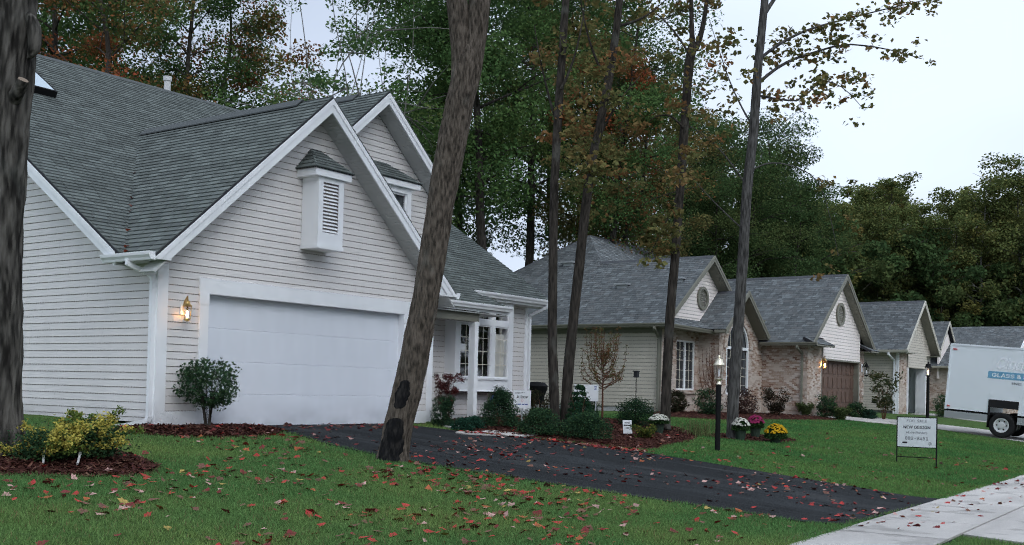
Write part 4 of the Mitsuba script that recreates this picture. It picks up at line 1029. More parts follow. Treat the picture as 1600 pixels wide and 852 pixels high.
def bark_tube(pts, rad, rings, n=26, amp=0.02, flare=0.0, caps=True):
    """A trunk: smooth taper with ridged, uneven bark."""
    m = np.column_stack([pts, rad]); m = spline(m, rings); P, R = m[:, :3], m[:, 3].copy()
    if flare: R += flare * np.exp(-(np.linalg.norm(P - P[0], axis=1)) / (flare * 1.6))
    b = MB().tube(P, R, n, caps); v, f = b.out()
    c = np.repeat(P, n, 0); k = len(c); d = v[:k] - c; u = d / np.linalg.norm(d, axis=1, keepdims=True)
    v[:k] += u * (ridges(v[:k]) * amp * 2)[:, None]
    return v, f, P, R


PAL = {
    'green': ([(0.082, 0.154, 0.054), (0.117, 0.196, 0.066), (0.066, 0.123, 0.048), (0.163, 0.208, 0.068)], (4, 3, 3, 1)),
    'turning': ([(0.086, 0.142, 0.051), (0.137, 0.146, 0.051), (0.412, 0.130, 0.064), (0.274, 0.123, 0.059), (0.549, 0.138, 0.071)], (4, 3, 1.6, 2, .7)),
    'olive': ([(0.171, 0.169, 0.066), (0.231, 0.172, 0.068), (0.283, 0.150, 0.071), (0.121, 0.135, 0.054), (0.377, 0.146, 0.073)], (5, 3, 1.2, 5, .6)),
    'far': ([(0.146, 0.181, 0.064), (0.197, 0.208, 0.071), (0.266, 0.231, 0.071), (0.103, 0.138, 0.051), (0.274, 0.185, 0.071)], (4, 3, 1.3, 4, .5)),
    'dark': ([(0.059, 0.104, 0.042), (0.079, 0.130, 0.048), (0.100, 0.123, 0.045)], (4, 3, 2)),
}


def tree_kind(name, H, r0, z0, R, nclump, nleaf, size, pal, seed, barkm, flat=0.7, stems=1, fat=0.36):
    """A tree as a group with a trunk and a crown: limbs leave the stem and carry clumps of leaves."""
    rng = np.random.default_rng(seed); tb = MB(); C, RR = [], []
    for st in range(stems):
        off = rng.normal(0, 0.25, 2) * (stems > 1); lean = rng.normal(0, 0.035 + 0.05 * (stems > 1), 2) * H
        zz = np.linspace(0, 1, 7)
        pts = np.column_stack([off[0] + lean[0] * zz ** 1.4 + rng.normal(0, .10, 7) * (zz > 0), off[1] + lean[1] * zz ** 1.4 + rng.normal(0, .10, 7) * (zz > 0), zz * H * 0.96])
        rad = r0 * (1 - 0.88 * zz) / (1 if stems == 1 else 1.7)
        S = spline(np.column_stack([pts, rad]), 22); tb.tube(S[:, :3], S[:, 3], 8)
        nl = max(6, nclump // stems // 2)
        for i in range(nl):
            h = z0 + (H * 0.97 - z0) * (i + rng.random()) / nl; t = (h - z0) / (H - z0)
            k = min(21, int(h / (H * 0.96) * 21)); p = S[k, :3]
            reach = R * (math.sin(math.pi * (0.12 + 0.80 * t)) ** 0.8) * rng.uniform(0.55, 1.1)
            a = i * 2.4 + rng.normal(0, .5); d = np.array([math.cos(a), math.sin(a), 0])
            q = [p, p + d * reach * .45 + Z_ * reach * .22, p + d * reach + Z_ * reach * rng.uniform(.15, .5)]
            L = spline(q, 6); tb.tube(L, np.linspace(S[k, 3] * .45, .015, 6), 5)
            for j in (1, 2):
                e = L[3 if j == 1 else 5] + rng.normal(0, .35, 3) * [1, 1, .5]
                C.append(e); rr = rng.uniform(.55, 1.15) * R * fat; RR.append([rr, rr, rr * flat])
                if rng.random() < .8: w = e + rng.normal(0, .7, 3); tb.tube([L[2], (L[2] + w) / 2 + Z_ * .1, w], [.03, .02, .008], 4)
    C, RR = np.array(C), np.array(RR); n = max(10, nleaf // len(C))
    P = clump_points(rng, C, RR, n)
    base = tint(rng, len(C), *PAL[pal], var=.15); col = 0.55 * np.repeat(base, n, 0) + 0.45 * tint(rng, len(P), *PAL[pal])
    V, F, c = leaves(rng, P, rng.uniform(.7, 1.3, len(P)) * size, col, up=.35)
    scene[name] = {'type': 'shapegroup', 'trunk': mikit.ply(tb.out(), barkm, smooth=True), 'crown': mikit.ply((V, F), 'leaf', color=c)}


tree_kind('kind_green_a', 23, .26, 8.8, 4.3, 54, 27000, .155, 'green', 1, 'bark_dark')
tree_kind('kind_green_b', 22, .24, 8.2, 4.1, 50, 25000, .155, 'green', 2, 'bark_dark')
tree_kind('kind_dark', 18, .22, 3.0, 4.2, 56, 25000, .175, 'dark', 3, 'bark_dark')
tree_kind('kind_turning', 19, .22, 6.0, 3.6, 44, 17000, .155, 'turning', 4, 'bark_far')
tree_kind('kind_olive', 19, .20, 6.0, 3.4, 46, 16000, .165, 'olive', 5, 'bark_dark')
tree_kind('kind_sparse', 15, .075, 4.0, 2.2, 40, 4200, .13, 'green', 6, 'bark_pale', stems=3)
tree_kind('kind_edge_a', 19, .15, 6.5, 3.0, 60, 13000, .24, 'far', 7, 'bark_pale', flat=.8)
tree_kind('kind_edge_b', 18, .14, 4.0, 3.3, 64, 14000, .24, 'far', 8, 'bark_far', flat=.8)
tree_kind('kind_tall', 24, .15, 20.2, 2.1, 14, 2600, .22, 'far', 12, 'bark_far', flat=.6)
tree_kind('kind_low', 9, .10, 0.8, 3.2, 30, 7500, .26, 'dark', 9, 'bark_far')


def place_tree(kind, name, px, depth, scale, rot, label, group=None, cat='tree', zs=1.0):
    p = at(px, 600, depth); z = float(gz(p[0], p[1])) - 0.1
    k = thing(name, label, cat, group)
    T = mi.ScalarTransform4f().translate([float(p[0]), float(p[1]), z]).rotate([0, 0, 1], rot).scale([scale, scale, scale * zs])
    scene[k] = {'type': 'instance', 'to_world': T, 'shapegroup': {'type': 'ref', 'id': kind}}
    return k


ORD = ['first', 'second', 'third', 'fourth', 'fifth', 'sixth', 'seventh', 'eighth']


def row(kind, name, spec, label, group, cat='tree'):
    rank = {px: j for j, px in enumerate(sorted(q[0] for q in spec))}; few = len(spec) < 9
    for i, (px, d, s, *zs) in enumerate(spec): place_tree(kind if isinstance(kind, str) else kind[i % len(kind)], name, px, d, s, (px * 37) % 360, label + (f', {ORD[rank[px]]} from the left' if few else ''), group, cat, *(zs or [1.0]))


row(['kind_green_a', 'kind_green_b'], 'leafy_tree', [(85, 45, 1.0), (190, 50, 1.05), (265, 43, .86), (20, 52, 1.1)], 'leafy green tree behind the nearest house roof ridge', 'green trees behind the nearest house')
place_tree('kind_turning', 'turning_tree', 985, 47, .80, 130, 'rust coloured tree low behind the right slope of the brick house roof')
place_tree('kind_turning', 'turning_tree', 345, 46, 1.0, 40, 'green tree turning red on top, left of the bright gap in the sky')
place_tree('kind_turning', 'turning_tree', 150, 40, 1.0, 200, 'reddish tree behind the ridge next to the left foreground trunk')
row('kind_sparse', 'sparse_tree', [(470, 36, .95), (545, 38, 1.1), (610, 39, 1.05)], 'thin pale stemmed sparse tree above the two gables', 'sparse trees above the gables')
row(['kind_green_b', 'kind_dark'], 'leafy_tree', [(575, 52, .66), (640, 56, .80), (510, 60, .55)], 'lower dark green tree behind the pale stems', 'dark trees behind the sparse stems')
row(['kind_green_a', 'kind_green_b'], 'leafy_tree', [(690, 46, 1.0), (765, 43, 1.05), (820, 50, 1.05), (725, 52, 1.1), (860, 57, 1.0)], 'tall dense green tree right of the leaning trunk', 'tall green trees right of the leaning trunk')
row(['kind_olive', 'kind_green_b', 'kind_olive'], 'leafy_tree', [(905, 52, 1.0), (960, 60, 1.05), (1000, 50, .86), (1045, 62, .9), (935, 46, .85)], 'olive and rust tree behind the brick house peak', 'olive trees behind the brick house')
row('kind_dark', 'dark_tree', [(1078, 60, .84), (1125, 64, .90), (1185, 63, .90), (1212, 70, .92), (1070, 74, 1.0), (1165, 56, .70), (1235, 60, .68), (1110, 54, .64)], 'dark dense tree behind the brown garage house', 'dark trees behind the brick house')
sp = []
r_ = random.Random(4)
for d0, step, s0 in ((84, 32, .88), (96, 30, .95), (110, 34, 1.06)):
    px = 1255 + r_.random() * 20
    while px < 1690:
        sp.append((px, d0 + r_.uniform(-4, 4), s0 * r_.uniform(.84, 1.16))); px += step * r_.uniform(.75, 1.25)
row(['kind_edge_a', 'kind_edge_b'], 'forest_tree', sp, 'tree in the distant forest edge behind the far roofs and the truck', 'trees of the distant forest edge')
row('kind_tall', 'forest_tree', [(1377, 86, .95, .81), (1527, 90, .85, .86), (1592, 84, .95, .83)], 'forest tree standing up above the distant forest edge', 'tallest trees of the distant forest edge')
row('kind_low', 'forest_bush', [(1100 + 37 * i, 66 + 9 * (i % 2) + (14 if i > 4 else 0), 1.0 + .2 * (i % 3)) for i in range(16)] + [(1260 + 40 * i, 100, 1.3) for i in range(11)], 'dark low growth under the trees of the distant forest edge', 'low growth of the distant forest', 'bush')


def near_tree(name, label, pts, rad, rings, barkm, n=26, amp=.02, flare=.0, limbs=(), clumps=None, pal='olive', leaf=.11, per=110, seed=0, crown=None):
    """A tree measured from the photograph: stem through pts, limbs as (points, radii), leaf clumps along them."""
    rng = np.random.default_rng(seed); k = thing(name, label, 'tree')
    v, f, P, R = bark_tube(pts, rad, rings, n, amp, flare)
    put(k, 'trunk', (v, f), barkm, smooth=True)
    C, RR = [], []
    for lp, lr in limbs:
        L = spline(lp, 12); put(k, 'limb', MB().tube(L, np.linspace(lr, lr * .25, 12), 7), barkm, smooth=True)
    if clumps is not None and len(clumps):
        C = np.array([c[:3] for c in clumps]); RR = np.array([[c[3], c[3], c[3] * c[4]] for c in clumps])
        Q = clump_points(rng, C, RR, per); base = tint(rng, len(C), *PAL[pal], var=.15)
        col = .5 * np.repeat(base, per, 0) + .5 * tint(rng, len(Q), *PAL[pal])
        V, F, c = leaves(rng, Q, rng.uniform(.7, 1.3, len(Q)) * leaf, col, up=.5, wide=.85, droop=.5)
        put(k, 'crown', (V, F), 'leaf', color=c)
    return k, P, R


def px_path(spec, depth): return np.array([at(x, y, depth if np.ndim(depth) == 0 else depth[i]) for i, (x, y) in enumerate(spec)])


def scatter(rng, poly, n, d0, d1, r, flat=.5):
    P = Polygon(poly); x0, y0, x1, y1 = P.bounds; out = []
    while len(out) < n:
        x, y = rng.uniform(x0, x1), rng.uniform(y0, y1)
        if P.contains(Point(x, y)): out.append((*at(x, y, rng.uniform(d0, d1)), r * rng.uniform(.6, 1.3), flat))
    return out


rg = np.random.default_rng(77)
# left foreground trunk
LT = px_path([(-1, 728), (-2, 600), (0, 420), (6, 240), (14, 100), (20, -40), (16, -300), (30, -700)], 13.2)
k, P, R = near_tree('foreground_tree', 'thick rough barked tree cut by the left edge of the photo, with a sawn stub', LT, [.285, .255, .245, .255, .285, .275, .22, .12], 260, 'bark_grey', 84, .030, .10,
    limbs=[(px_path([(30, 20), (62, -80), (110, -330)], [13.2, 13.3, 13.6]), .13)], clumps=[(*(LT[-1] + rg.normal(0, 1.6, 3) + [0, 0, 1.5]), 1.2, .6) for _ in range(16)], pal='turning', per=90, leaf=.12, seed=1)
st = px_path([(14, 165), (30, 140), (36, 126)], [13.1, 12.97, 12.93]); put(k, 'branch_stub', MB().tube(spline(st, 6), [.10, .085, .075, .07, .066, .064], 12), 'bark_grey', smooth=40)
e = nrm(st[2] - st[1]); put(k, 'sawn_face', MB().tube([st[2], st[2] + e * .012], [.060, .058], 14), 'cut_wood')
bb = px_path([(52, 48), (56, 70)], 13.1); put(k, 'bark_burl', MB().tube(spline(px_path([(44, 20), (53, 45), (54, 70), (44, 92)], 13.05), 10), [.02, .06, .075, .08, .08, .08, .08, .07, .05, .02], 10), 'bark_grey', smooth=True)
# leaning forked trunk beside the driveway
LN = px_path([(613, 728), (620, 680), (636, 610), (658, 506), (676, 400), (684, 350), (698, 262), (716, 172), (729, 105), (734, 70)], 16.7)
k, P, R = near_tree('leaning_tree', 'leaning forked tree with black bark wounds at the edge of the asphalt driveway', LN, [.222, .215, .212, .205, .203, .206, .217, .208, .195, .10], 240, 'bark_brown', 76, .024, .075,
    limbs=[], clumps=[(*(LN[-1] + rg.normal(0, 1.9, 3) + [0, 0, 7.5]), 1.2, .6) for _ in range(16)], pal='green', per=90, leaf=.12, seed=2)
for spec in ([(716, 172), (722, 105), (716, 20), (708, -60), (690, -250), (660, -600)], [(720, 165), (738, 95), (749, 10), (756, -60), (775, -250), (810, -600)]):
    v, f, _, _ = bark_tube(px_path(spec, 16.72), [.17, .165, .16, .15, .11, .05], 110, 48, .016); put(k, 'fork', (v, f), 'bark_brown', smooth=True)


def wound(parent, P, R, i0, i1, ang, half, m, seed=0):
    """A dark scar: a patch of the trunk's surface a little proud of it, with an uneven oval outline."""
    rng = np.random.default_rng(seed); view = EYE - P[(i0 + i1) // 2]; view[2] = 0; view = nrm(view); side = np.cross(Z_, view)
    na, ns = 26, 40; V = []; keep = []
    for i, s in enumerate(np.linspace(i0, i1, ns)):
        k0 = int(s); c = P[k0] + (P[min(k0 + 1, len(P) - 1)] - P[k0]) * (s - k0); r = R[k0]
        t = 2 * i / (ns - 1) - 1; w = math.sqrt(max(0.02, 1 - abs(t) ** 2.6)) * half * (1 + .10 * math.sin(t * 7 + seed) + .06 * math.sin(t * 17))
        for a in np.linspace(-1, 1, na):
            th = ang + a * w; u = view * math.cos(th) + side * math.sin(th)
            q = c + u * r; h = float(ridges(q))
            edge = min(1, (1 - abs(a)) * 5) * min(1, (1 - abs(t)) * 8)
            V.append(c + u * (r + .044 * h + .012 * edge - .005))
    F = [[i * na + j, i * na + j + 1, (i + 1) * na + j + 1] for i in range(ns - 1) for j in range(na - 1)] + [[i * na + j, (i + 1) * na + j + 1, (i + 1) * na + j] for i in range(ns - 1) for j in range(na - 1)]
    put(parent, 'bark_wound', (np.array(V), np.array(F)), m, smooth=True)


def idx(P, y0, y1, z):  # ring numbers between two heights
    return int(np.argmin(np.abs(P[:, 2] - y0))), int(np.argmin(np.abs(P[:, 2] - y1)))


a, b = idx(P, at(629, 640, 16.7)[2], at(632, 592, 16.7)[2], 0); wound(k, P, R, a, b, -0.30, .58, 'bark_black', 1)
a, b = idx(P, at(612, 726, 16.7)[2], at(622, 650, 16.7)[2], 0); wound(k, P, R, a, b, -0.38, 1.0, 'bark_black', 2)
# slender trunks right of the driveway
A = px_path([(868, 690), (866, 620), (863, 520), (864, 410), (866, 300), (872, 180), (880, 60), (887, -60), (892, -300)], 24.4)
near_tree('slender_tree', 'straight dark slender trunk in the mulch bed, left one of a close pair', A, [x * .9 for x in [.135, .12, .115, .11, .105, .10, .095, .085, .05]], 90, 'bark_dark', 16, .010, .03,
    limbs=[(px_path([(872, 200), (850, 120), (835, 40)], 24.6), .035), (px_path([(876, 140), (900, 80), (915, 0)], 24.2), .035)],
    clumps=scatter(rg, [(835, -60), (925, -60), (925, 330), (880, 330), (850, 200)], 26, 23, 28, .42), pal='olive', per=60, leaf=.12, seed=3)
B = px_path([(884, 690), (886, 610), (896, 500), (908, 390), (922, 270), (938, 190), (952, 120), (966, 20), (974, -80), (985, -300)], 24.9)
near_tree('slender_tree', 'dark slender trunk leaning right in the mulch bed, right one of a close pair', B, [x * .9 for x in [.15, .14, .125, .12, .11, .105, .10, .09, .08, .05]], 90, 'bark_dark', 16, .010, .03,
    limbs=[(px_path([(930, 230), (960, 170), (1000, 120)], 25), .035), (px_path([(950, 130), (920, 60), (905, -20)], 25), .035), (px_path([(965, 40), (1000, 30), (1040, 0)], 25), .04)],
    clumps=scatter(rg, [(900, -60), (1030, -60), (1010, 60), (1000, 330), (905, 345)], 50, 23.5, 30, .46), pal='olive', per=60, leaf=.12, seed=4)
Cc = px_path([(1039, 672), (1041, 610), (1046, 510), (1055, 400), (1063, 290), (1070, 190), (1077, 100), (1085, 70)], 26.6)
near_tree('slender_tree', 'dark slender forked trunk in front of the siding wall corner and brick window', Cc, [.13, .118, .112, .105, .10, .105, .115, .11], 90, 'bark_dark', 16, .010, .03,
    limbs=[(px_path([(1083, 78), (1080, 0), (1083, -120)], 26.6), .075), (px_path([(1086, 78), (1103, 10), (1112, -120)], 26.6), .08), (px_path([(1060, 300), (1030, 370), (1010, 405)], 26), .02), (px_path([(1068, 200), (1040, 180), (1015, 190)], 26.5), .03), (px_path([(1080, 90), (1045, 40), (1010, 10)], 26), .03)],
    clumps=scatter(rg, [(1040, -50), (1150, -50), (1150, 60), (1100, 180), (1080, 330), (1040, 300)], 26, 25, 29, .42) + scatter(rg, [(1000, 330), (1075, 310), (1062, 440), (1030, 400), (1010, 420)], 13, 24.5, 27, .30), pal='olive', per=50, leaf=.12, seed=5)
D = px_path([(1144, 692), (1146, 620), (1153, 520), (1161, 400), (1167, 300), (1178, 200), (1184, 110), (1192, 30), (1199, -60), (1206, -300)], 27.2)
tw = [([(1178, 195), (1150, 150), (1108, 30)], .030), ([(1184, 131), (1225, 100), (1263, 85), (1338, 70), (1440, 92)], .045), ([(1184, 95), (1250, 52), (1330, 28), (1470, -5)], .042), ([(1188, 150), (1240, 158), (1291, 127), (1345, 166)], .03), ([(1190, 30), (1230, -30), (1300, -120)], .06), ([(1170, 270), (1215, 255), (1270, 275), (1310, 400)], .022), ([(1163, 360), (1120, 320), (1075, 270)], .022), ([(1166, 290), (1110, 220), (1060, 190)], .022)]
cl = []
for (sp_, lr) in tw[1:4]:
    L = spline(px_path(sp_, [27.2 + .25 * j for j in range(len(sp_))]), 26)
    for q in L[6:]:
        for _ in range(2): cl.append((*(q + rg.normal(0, [.30, .30, .16])), .28 * rg.uniform(.6, 1.3), .45))
cl += scatter(rg, [(1050, 90), (1180, 100), (1180, 250), (1080, 230)], 22, 26, 28.5, .28) + scatter(rg, [(1290, 30), (1400, -20), (1470, 0), (1400, 40)], 10, 27, 30, .30) + scatter(rg, [(1200, 150), (1330, 130), (1300, 170), (1210, 190)], 8, 26.6, 28.5, .25) + scatter(rg, [(1200, 300), (1340, 260), (1330, 480), (1240, 420)], 9, 26.6, 28.5, .22)
near_tree('slender_tree', 'grey barked slender tree spreading sparse leafy branches across the open sky', D, [.155, .14, .135, .128, .122, .115, .105, .095, .085, .05], 100, 'bark_light', 18, .010, .04,
    limbs=[(px_path(s, [27.2 + .25 * j for j in range(len(s))]), r) for s, r in tw], clumps=cl, pal='olive', per=12, leaf=.125, seed=6)


def shrub(name, label, px, py, depth, rx, h, n, size, pal, wts, seed, shape='round', stems=7, z0=.12, group=None, cat='shrub', up=.4, stemm='twig_red', base=None, wide=.62):
    """A shrub standing on the ground: stems fanning out and foliage as many small leaves."""
    rng = np.random.default_rng(seed); p = at(px, py, depth) if base is None else np.array([*base, 0.0]); p[2] = ground_z(p[0], p[1]) - .01
    k = thing(name, label, cat, group); sb = MB()
    for i in range(stems):
        a = i * 2.4 + rng.normal(0, .3); rr = rx * rng.uniform(.25, .8); q = p + [math.cos(a) * rr, math.sin(a) * rr, h * rng.uniform(.55, .85)]
        sb.tube(spline([p + [math.cos(a) * .04, math.sin(a) * .04, -.02], p + (q - p) * .45 + [0, 0, h * .1], q], 6), np.linspace(.010, .004, 6) * (h ** .5), 5)
    put(k, 'stem', sb, stemm)
    nc = 90 if shape != 'vase' else 46; C = []
    for i in range(nc):
        u = rng.random(); a = rng.uniform(0, 6.283)
        if shape == 'round': t = rng.uniform(z0, 1); w = math.sqrt(max(.05, 1 - (2 * (t - z0) / (1 - z0) - 1) ** 2 * .9))
        elif shape == 'cone': t = rng.random() ** 1.3; w = 1.1 * (1 - t) ** .85 + .08
        elif shape == 'spire': t = (i % 9) / 9 + rng.uniform(0, .03); w = .95 * (1 - t) ** .7 + .03; u = .75 + .25 * u; a = int(i / 9) * .72 + i * .3
        elif shape == 'block': t = rng.uniform(z0, 1); w = 1.0
        elif shape == 'vase': t = rng.uniform(z0, 1); w = .25 + .85 * t
        else: t = rng.uniform(z0, 1); w = math.sqrt(max(.05, 1 - t * t * .9))
        C.append(p + [math.cos(a) * rx * w * u ** .4 * .85, math.sin(a) * rx * w * u ** .4 * .85, h * t * .93])
    C = np.array(C); r = min(rx, h) * (.30 if shape != 'spire' else .17)
    Q = clump_points(rng, C, np.full((nc, 3), r) * [1, 1, .8], n // nc)
    Q = Q[Q[:, 2] > p[2] + .02]
    V, F, c = leaves(rng, Q, rng.uniform(.65, 1.35, len(Q)) * size, tint(rng, len(Q), pal, wts), up=up, wide=wide)
    put(k, 'foliage', (V, F), 'leaf', color=c)
    return k


GR = [(0.028, 0.063, 0.032), (0.043, 0.086, 0.039), (0.060, 0.103, 0.046)]
YEW = [(0.027, 0.060, 0.035), (0.039, 0.084, 0.042), (0.069, 0.128, 0.054)]
shrub('shrub', 'rounded dark green shrub on bare stems at the corner of the white garage door', 318, 664, 17.5, .56, 1.12, 3300, .052, GR, (4, 3, 2), 21, z0=.36, stems=14, base=(0.72, -0.42), stemm='bark_dark', up=.2)
shrub('shrub', 'clipped dark evergreen shrub beside the right garage corner', 691, 664, 22, .25, .66, 5200, .032, YEW, (4, 3, 1), 22, 'block', z0=.02, base=(6.72, -0.42))
shrub('shrub', 'cone shaped dark evergreen below the bay window', 784, 668, 23.5, .55, .84, 12000, .034, YEW, (4, 3, 1), 23, 'cone', base=(8.1, -0.85))
shrub('shrub', 'broad low yew in front of the pair of slender trunks', 858, 690, 22.5, .52, .52, 9000, .034, YEW, (3, 3, 2), 24, 'dome', z0=.02, base=(7.85, -2.05))
shrub('shrub', 'wide dark spreading juniper right of the asphalt driveway, left of the small white sign', 925, 698, 22.8, .62, .52, 9000, .036, YEW, (3, 3, 2), 25, 'dome', z0=.02, base=(8.45, -2.8))
shrub('shrub', 'upright pointed evergreen with ragged side shoots in front of the blue lettered sign', 916, 690, 24, .42, 1.18, 2600, .05, [(.020, .055, .028), (.030, .075, .038), (.05, .09, .035)], (3, 3, 1), 26, 'spire', base=(9.15, -2.2), up=.1, stems=3)
shrub('shrub', 'low bluish green juniper mound beside the curved walk', 752, 670, 22.5, .30, .24, 3200, .034, [(.030, .085, .055), (.022, .065, .042)], (3, 2), 27, 'dome', z0=.02, base=(6.98, -1.0))
shrub('shrub', 'small bluish juniper mound touching the porch step', 735, 668, 22.5, .26, .26, 2600, .034, [(.030, .085, .055), (.022, .065, .042)], (3, 2), 28, 'dome', z0=.02, base=(6.52, -1.08))
shrub('shrub', 'red leaved japanese maple shrub beside the white porch column', 705, 640, 22.8, .34, 1.12, 2400, .045, [(.10, .026, .026), (.065, .020, .020), (.14, .04, .03)], (4, 3, 1), 29, 'vase', z0=.30, base=(7.12, -0.18))
shrub('shrub', 'dark rounded evergreen behind the small white sign', 1000, 672, 28, .55, .66, 6500, .038, YEW, (4, 3, 1), 30, 'round', z0=.02, base=(13.2, -1.3))
shrub('shrub', 'dark shrub left of the ornamental tree trunk', 950, 650, 27, .42, .62, 4500, .038, YEW, (4, 3, 1), 31, 'round', z0=.02, base=(12.0, -.5))
shrub('shrub', 'brownish wiry shrub between the porch sign and the paired trunks', 838, 655, 25, .38, .80, 1500, .045, [(.06, .05, .03), (.035, .05, .022)], (2, 2), 32, 'vase', z0=.15, base=(9.95, -.6))
shrub('shrub', 'thin yellow green perennial at the edge of the mulch bed by the small sign', 1000, 690, 24.5, .36, .30, 900, .05, [(.10, .13, .03), (.06, .10, .03), (.20, .18, .04)], (3, 3, 1), 33, 'vase', z0=.1, base=(10.45, -3.05))
shrub('shrub', 'evergreen in the shade behind the paired trunks', 915, 650, 26, .36, .60, 4000, .038, [(.02, .055, .04), (.03, .07, .045)], (1, 1), 48, 'round', z0=.02, base=(10.5, -1.1))
for i, (lb, px, py, rx, h, pal, shp) in enumerate([
        ('dark evergreen shrub below the paned brick window', 1105, 650, .55, .85, YEW, 'round'), ('purplish rounded shrub below the arched window', 1160, 652, .62, .9, [(.05, .03, .025), (.07, .035, .03)], 'round'),
        ('purplish brown vase shaped shrub against the brick wall', 1213, 652, .62, .95, [(.045, .032, .024), (.06, .04, .028), (.03, .035, .02)], 'vase'), ('clipped cylindrical evergreen left of the brown garage door', 1290, 650, .42, .85, YEW, 'block'),
        ('small dark shrub in front of the right end of the brown garage door', 1338, 655, .40, .62, YEW, 'round'), ('pale green tuft in front of the brown garage door', 1312, 655, .42, .5, [(.10, .13, .05), (.07, .10, .04)], 'vase'),
        ('pale green tuft by the brick corner downspout', 1258, 655, .35, .45, [(.10, .13, .05), (.07, .10, .04)], 'vase'), ('small bluish mound shrub right of the brown garage door', 1357, 658, .42, .36, [(.03, .07, .05), (.04, .08, .05)], 'dome'),
        ('dark shrub against the brick right of the tan wall corner', 1056, 650, .42, .75, [(.04, .05, .025), (.05, .04, .025)], 'round'), ('small dark evergreen beside the far white garage door', 1472, 648, .5, 1.1, YEW, 'round')]):
    d = 36 + i * .3 if px < 1180 else (41 if px < 1330 else (44 if px < 1400 else 53))
    d = {1105: 36.3, 1160: 38.5, 1213: 39.5, 1056: 36.6}.get(px, d)
    shrub('shrub', lb, px, py, d, rx, h, 2600, .06, pal, [1] * len(pal), 50 + i, shp, z0=.05 if shp != 'vase' else .15)
shrub('small_tree', 'young bushy tree standing in front of the tan side wall of the farther house', 1381, 652, 44.5, .75, 2.0, 1100, .11, [(.06, .075, .03), (.09, .08, .04), (.04, .06, .03)], (3, 2, 2), 70, 'vase', z0=.2, cat='tree')


# golden variegated shrub under the left tree
def golden():
    rng = np.random.default_rng(5); k = thing('shrub', 'yellow and green variegated shrub with arching golden sprays beside the left tree', 'shrub')
    sb, Q, S, C = MB(), [], [], []
    for (bx, by), n, gold_p, R, H in (((-3.72, -2.98), 30, .80, .52, .42), ((-3.12, -2.95), 34, .42, .42, .56)):
        p = np.array([bx, by, ground_z(bx, by)])
        for i in range(n):
            a = rng.uniform(0, 6.283); L = R * rng.uniform(.65, 1.1); el = H * rng.uniform(.35, 1.1)
            o = p + [rng.normal(0, .09), rng.normal(0, .07), -.02]
            d = np.array([math.cos(a), math.sin(a), 0])
            sp_ = spline([o, o + d * L * .35 + Z_ * el * .55, o + d * L * .75 + Z_ * el * .95, o + d * L * 1.05 + Z_ * el], 20); sb.tube(sp_, np.linspace(.007, .002, 20), 4)
            gold = rng.random() < gold_p
            for j in range(3, 20):
                for _ in range(9):
                    Q.append(sp_[j] + rng.normal(0, .028, 3)); S.append(.036)
                    C.append(np.array([.62, .54, .13]) * rng.uniform(.6, 1.15) if (gold and j > 8 and rng.random() < .85) else np.array([.17, .24, .06]) * rng.uniform(.5, 1.1) if j > 12 else np.array([.06, .12, .045]) * rng.uniform(.6, 1.2))
        m = 1500 if gold_p > .6 else 3400; w = .17 if gold_p > .6 else .20
        q = np.column_stack([p[0] + rng.normal(0, w, m), p[1] + rng.normal(0, w * .8, m), p[2] + .03 + np.abs(rng.normal(.14, .14, m))]); q = q[q[:, 2] < p[2] + H * .85]
        Q += list(q); C += list(tint(rng, len(q), GR, (4, 3, 2)))
    V, F, c = leaves(rng, np.array(Q), .042, np.array(C), up=.4)
    put(k, 'stem', sb, 'twig_red'); put(k, 'foliage', (V, F), 'leaf', color=c)


golden()
# bare climbing shrub on the brick wall and the vase shaped ornamental tree
def vase_tree(label, base, h, spread, nb, leaf_n, pal, seed, m='twig_red', trunk=.35, r0=.035):
    rng = np.random.default_rng(seed); p = np.array([*base, ground_z(*base) - .02]); k = thing('ornamental_tree', label, 'tree')
    t = p + [0, 0, h * trunk]; put(k, 'trunk', MB().tube(spline([p, p + [.01, 0, h * trunk * .5], t, p + [.02, 0, h * .95]], 12), np.linspace(r0, r0 * .3, 12), 8), m, smooth=True)
    b, Q = MB(), []
    for i in range(nb):
        a = i * 2.399; u = (i + .5) / nb; s = spread * (1 - .75 * u) * rng.uniform(.75, 1.1); z = h * (trunk - .04 + .35 * u)
        o = p + [0, 0, z]; top = h * rng.uniform(.72, 1.0) if u > .35 else h * rng.uniform(.5, .8)
        d = np.array([math.cos(a), math.sin(a), 0])
        L = spline([o, o + d * s * .6 + Z_ * .06 * h, o + d * s * .95 + Z_ * (top - z) * .5, o + d * s * 1.05 + Z_ * (top - z)], 10); b.tube(L, np.linspace(.014, .004, 10), 5)
        for q in L[3:]: Q += list(q + rng.normal(0, .035, (leaf_n, 3)))
    put(k, 'branches', b, m)
    if leaf_n:
        V, F, c = leaves(rng, np.array(Q), .05, tint(rng, len(Q), pal, [1] * len(pal)), up=.2); put(k, 'crown', (V, F), 'leaf', color=c)


pO = at(941, 640, 29.5)[:2]
vase_tree('young ornamental tree with upswept reddish brown branches before the tan side wall', (pO[0], pO[1]), 2.45, .72, 30, 12, [(.20, .10, .055), (.14, .13, .055), (.22, .10, .05), (.11, .13, .05)], 3)
pO = at(1112, 640, 36.4)[:2]
vase_tree('bare reddish stemmed small tree against the brick wall between the windows', (pO[0], pO[1]), 2.5, .55, 26, 1, [(.10, .05, .04)], 4, trunk=.2, r0=.03)
